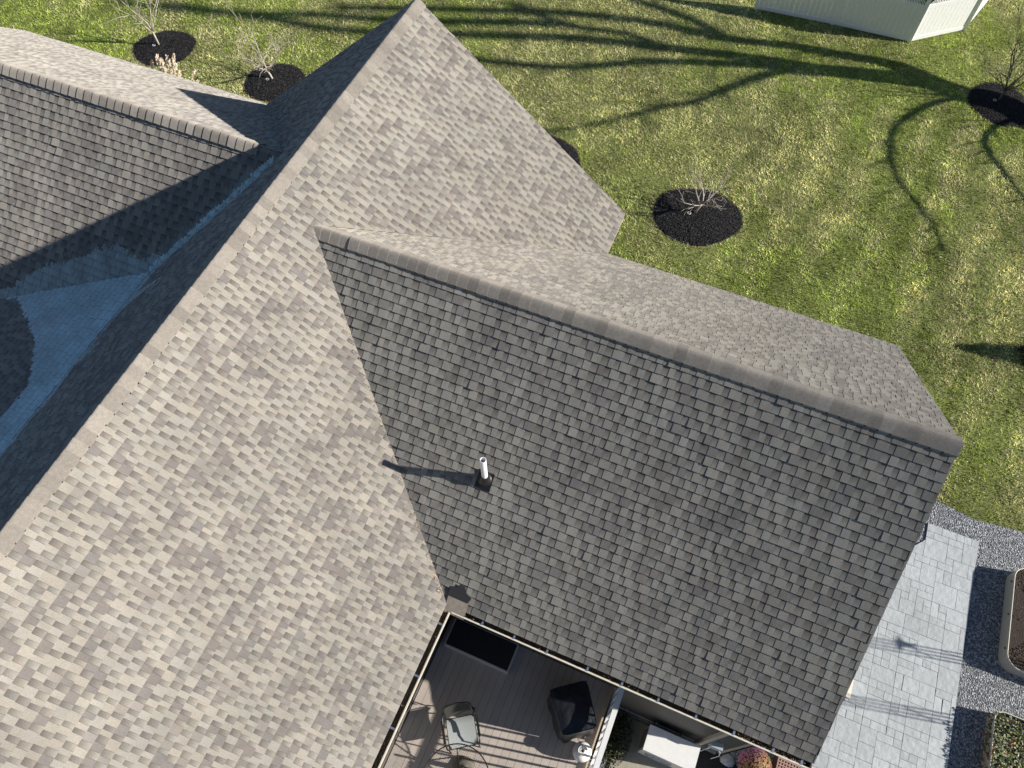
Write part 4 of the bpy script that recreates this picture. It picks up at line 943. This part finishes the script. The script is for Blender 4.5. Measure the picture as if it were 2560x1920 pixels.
# ------------------------------------------------------------------ grass
def grass():
    N = 900000
    x = rng.uniform(-22, 20, N); y = rng.uniform(-1.2, 24, N)
    dist = np.hypot(x - 6.56, y + 10.87)
    keep = rng.random(N) < np.clip(1.25 - dist / 60, .45, 1)
    keep &= ~inpoly(x, y, GR_EDGE); keep &= ~((x < 4.2) & (x > -11.6) & (y < -.2)); keep &= ~((x < 10) & (x > 3.5) & (y < -1.5))
    for P in RINGS: keep &= ~inpoly(x, y, P)
    # only what the camera or a step aside could see
    d = np.stack([x - CAM.x, y - CAM.y, np.full(N, -CAM.z)], 1); fz = d @ np.array(cf); px = (d @ np.array(cr)) / fz * 1874.6; py = (d @ np.array(cu)) / fz * 1874.6
    keep &= (np.abs(px) < 1500) & (np.abs(py) < 1130)
    x = x[keep]; y = y[keep]; n = len(x)
    # clumpiness
    cl = fbm(x * 5.5, y * 5.5, 3, 3); h = .026 + .048 * np.clip(cl * 1.9 - .5, 0, 1) * rng.uniform(.6, 1.2, n) + .01 * rng.random(n)
    a = rng.uniform(0, 2 * np.pi, n); lean = rng.uniform(.2, 1.1, n); wdt = rng.uniform(.0055, .010, n) * (1 + .02 * dist[keep])
    ta = a + rng.normal(0, .9, n); wind = vnoise(x * 1.3, y * 1.3, 9) * 6.28
    tx = np.cos(ta) * lean * h + .35 * h * np.cos(wind); ty = np.sin(ta) * lean * h + .35 * h * np.sin(wind)
    V = np.empty((n, 3, 3)); sx = -np.sin(a) * wdt; sy = np.cos(a) * wdt
    V[:, 0] = np.stack([x - sx, y - sy, np.full(n, .0)], 1); V[:, 1] = np.stack([x + sx, y + sy, np.full(n, .0)], 1); V[:, 2] = np.stack([x + tx, y + ty, h], 1)
    # colours: dry straw patches, mowing streaks, lush green near the house
    big = fbm(x * .22 + 3, y * .22, 21, 3); st = fbm((x * .95 + y * .33) * 1.15, (y * .95 - x * .33) * .22, 33, 3); sm = fbm(x * 2.2, y * 2.2, 41, 3)
    dry = np.clip((big - .45) * 3.0 + (st - .5) * 1.5 + (sm - .5) * 1.5 + .47, 0, 1)
    for (cx, cy, rx, ry, k) in ((5.2, 9.9, 4.0, 1.6, .55), (8.2, 8.6, 1.4, 3.0, .15), (15.3, 5.7, 1.1, .9, .9), (1, 12, 4.5, 2.0, .3), (11, 12.5, 2.5, 2.5, .25), (-12, 9, 6, 2.5, .2)):
        dry = np.clip(dry + k * np.exp(-((x - cx) / rx) ** 2 - ((y - cy) / ry) ** 2), 0, 1)
    for (cx, cy, rx, ry, k) in ((8.5, 1.5, 6, 2.0, -.4), (2.5, 6.5, 2.2, 2.4, -.35), (13, 1, 4, 2.5, -.3), (4, 2.2, 3, 2, -.3), (-10.5, 4.4, 3.5, 1.2, -.3)):
        dry = np.clip(dry + k * np.exp(-((x - cx) / rx) ** 2 - ((y - cy) / ry) ** 2), 0, 1)
    stripe = np.sin((x * .93 - y * .12) * 2 * np.pi / 1.25 + 1.5 * (fbm(x * .5, y * .3, 61, 2) - .5) * 4); sw = np.clip((x - 5) / 3, 0, 1) * np.clip((14.5 - y) / 2, 0, 1)
    dry = np.clip(dry + .36 * stripe * sw, 0, 1)
    isdry = rng.random(n) < dry * .85
    G1 = np.array([.17, .24, .045]); G2 = np.array([.27, .33, .085]); D1 = np.array([.62, .56, .29]); D2 = np.array([.44, .42, .19])
    G1 = G1 * np.array([1.6, 1.6, 1.25]); G2 = G2 * np.array([1.75, 1.6, 1.5]); D1 = D1 * np.array([.80, .83, 1.0]); D2 = D2 * np.array([1.25, 1.2, 1.4]); G1 = G1 * 1.15; G2 = G2 * 1.05; D1 = np.minimum(D1 * 1.25, .8); D2 = D2 * 1.3
    u = rng.random((n, 1)); col = np.where(isdry[:, None], D1 * u + D2 * (1 - u), G1 * u + G2 * (1 - u))
    col *= rng.uniform(.85, 1.3, (n, 1)) * (0.66 + .75 * np.clip((fbm(x * 1.4, y * 1.1, 55, 3) - .25) * 1.6, 0, 1) )[:, None] * (.80 + .75 * np.clip((fbm(x * 7.5, y * 7.5, 77, 2) - .25) * 1.9, 0, 1))[:, None]  # clump tone; the fine noise also paints shade between tufts into the blades
    litter = rng.random(n) < .0045 * (1 + 2 * np.clip((x - 6) / 6, 0, 2) * (y < 7)); col *= (1 + .20 * stripe * sw)[:, None]; col[litter] = np.array([.78, .66, .54])
    V[litter, 2, 2] = .065; V[litter, 0] += rng.normal(0, .018, (litter.sum(), 3)) * [1, 1, .3] + [0, 0, .06]; V[litter, 1] += rng.normal(0, .018, (litter.sum(), 3)) * [1, 1, .3] + [0, 0, .06]
    me = bpy.data.meshes.new('grass'); me.vertices.add(3 * n); me.loops.add(3 * n); me.polygons.add(n)
    me.vertices.foreach_set('co', V.astype(np.float32).ravel()); me.loops.foreach_set('vertex_index', np.arange(3 * n, dtype=np.int32))
    me.polygons.foreach_set('loop_start', np.arange(0, 3 * n, 3, dtype=np.int32)); me.polygons.foreach_set('loop_total', np.full(n, 3, np.int32)); me.update(calc_edges=True)
    ca = me.color_attributes.new('col', 'FLOAT_COLOR', 'POINT'); c4 = np.ones((n, 3, 4), np.float32); c4[:, :, :3] = col[:, None, :]; c4[:, :2, :3] *= .85; ca.data.foreach_set('color', c4.ravel())
    m = mat('grass_blade', rough=.6, attr=True, spec=.25); t = m.node_tree; b = t.nodes['Principled BSDF']
    tr = t.nodes.new('ShaderNodeBsdfTranslucent'); mx = t.nodes.new('ShaderNodeMixShader'); mx.inputs[0].default_value = .3
    vc = [q_ for q_ in t.nodes if q_.type == 'VERTEX_COLOR'][0]; t.links.new(vc.outputs[0], tr.inputs[0]); t.links.new(b.outputs[0], mx.inputs[1]); t.links.new(tr.outputs[0], mx.inputs[2])
    t.links.new(mx.outputs[0], t.nodes['Material Output'].inputs[0]); me.materials.append(m)
    o = bpy.data.objects.new('grass', me); COL.objects.link(o); tag(o, 'short green and straw coloured lawn grass with scattered dry leaves', 'grass', kind='stuff'); print('blades', n)
grass()

# dry leaves and needles caught in the right valley
mb = MB(); rr = random.Random(77)
for _ in range(150):
    f = rr.random() ** .6; x = .75 + f * 3.62; y = -4.936 - (x - .6) * 1.008; x += rr.uniform(-.05, .02); z = HR - A1 * x + .015
    if f > .97: x += rr.uniform(-.05, 0)
    s = rr.uniform(.006, .017) * (1.4 if f > .93 else 1); th = rr.uniform(0, 6.28); e1 = Vector((math.cos(th), math.sin(th), -.5)) * s * 1.4; e2 = Vector((-math.sin(th), math.cos(th), .3)) * s * .5; p = Vector((x, y + rr.uniform(-.05, .02), z + .004))
    mb.face([p - e1, p - e2, p + e1, p + e2], 0, rr.choice(((.55, .42, .3), (.6, .5, .38), (.4, .2, .12))))
tag(mb.build('fallen_leaves', M_LEAF), 'dry tan leaves caught along the sunny roof valley', 'leaves', kind='stuff')
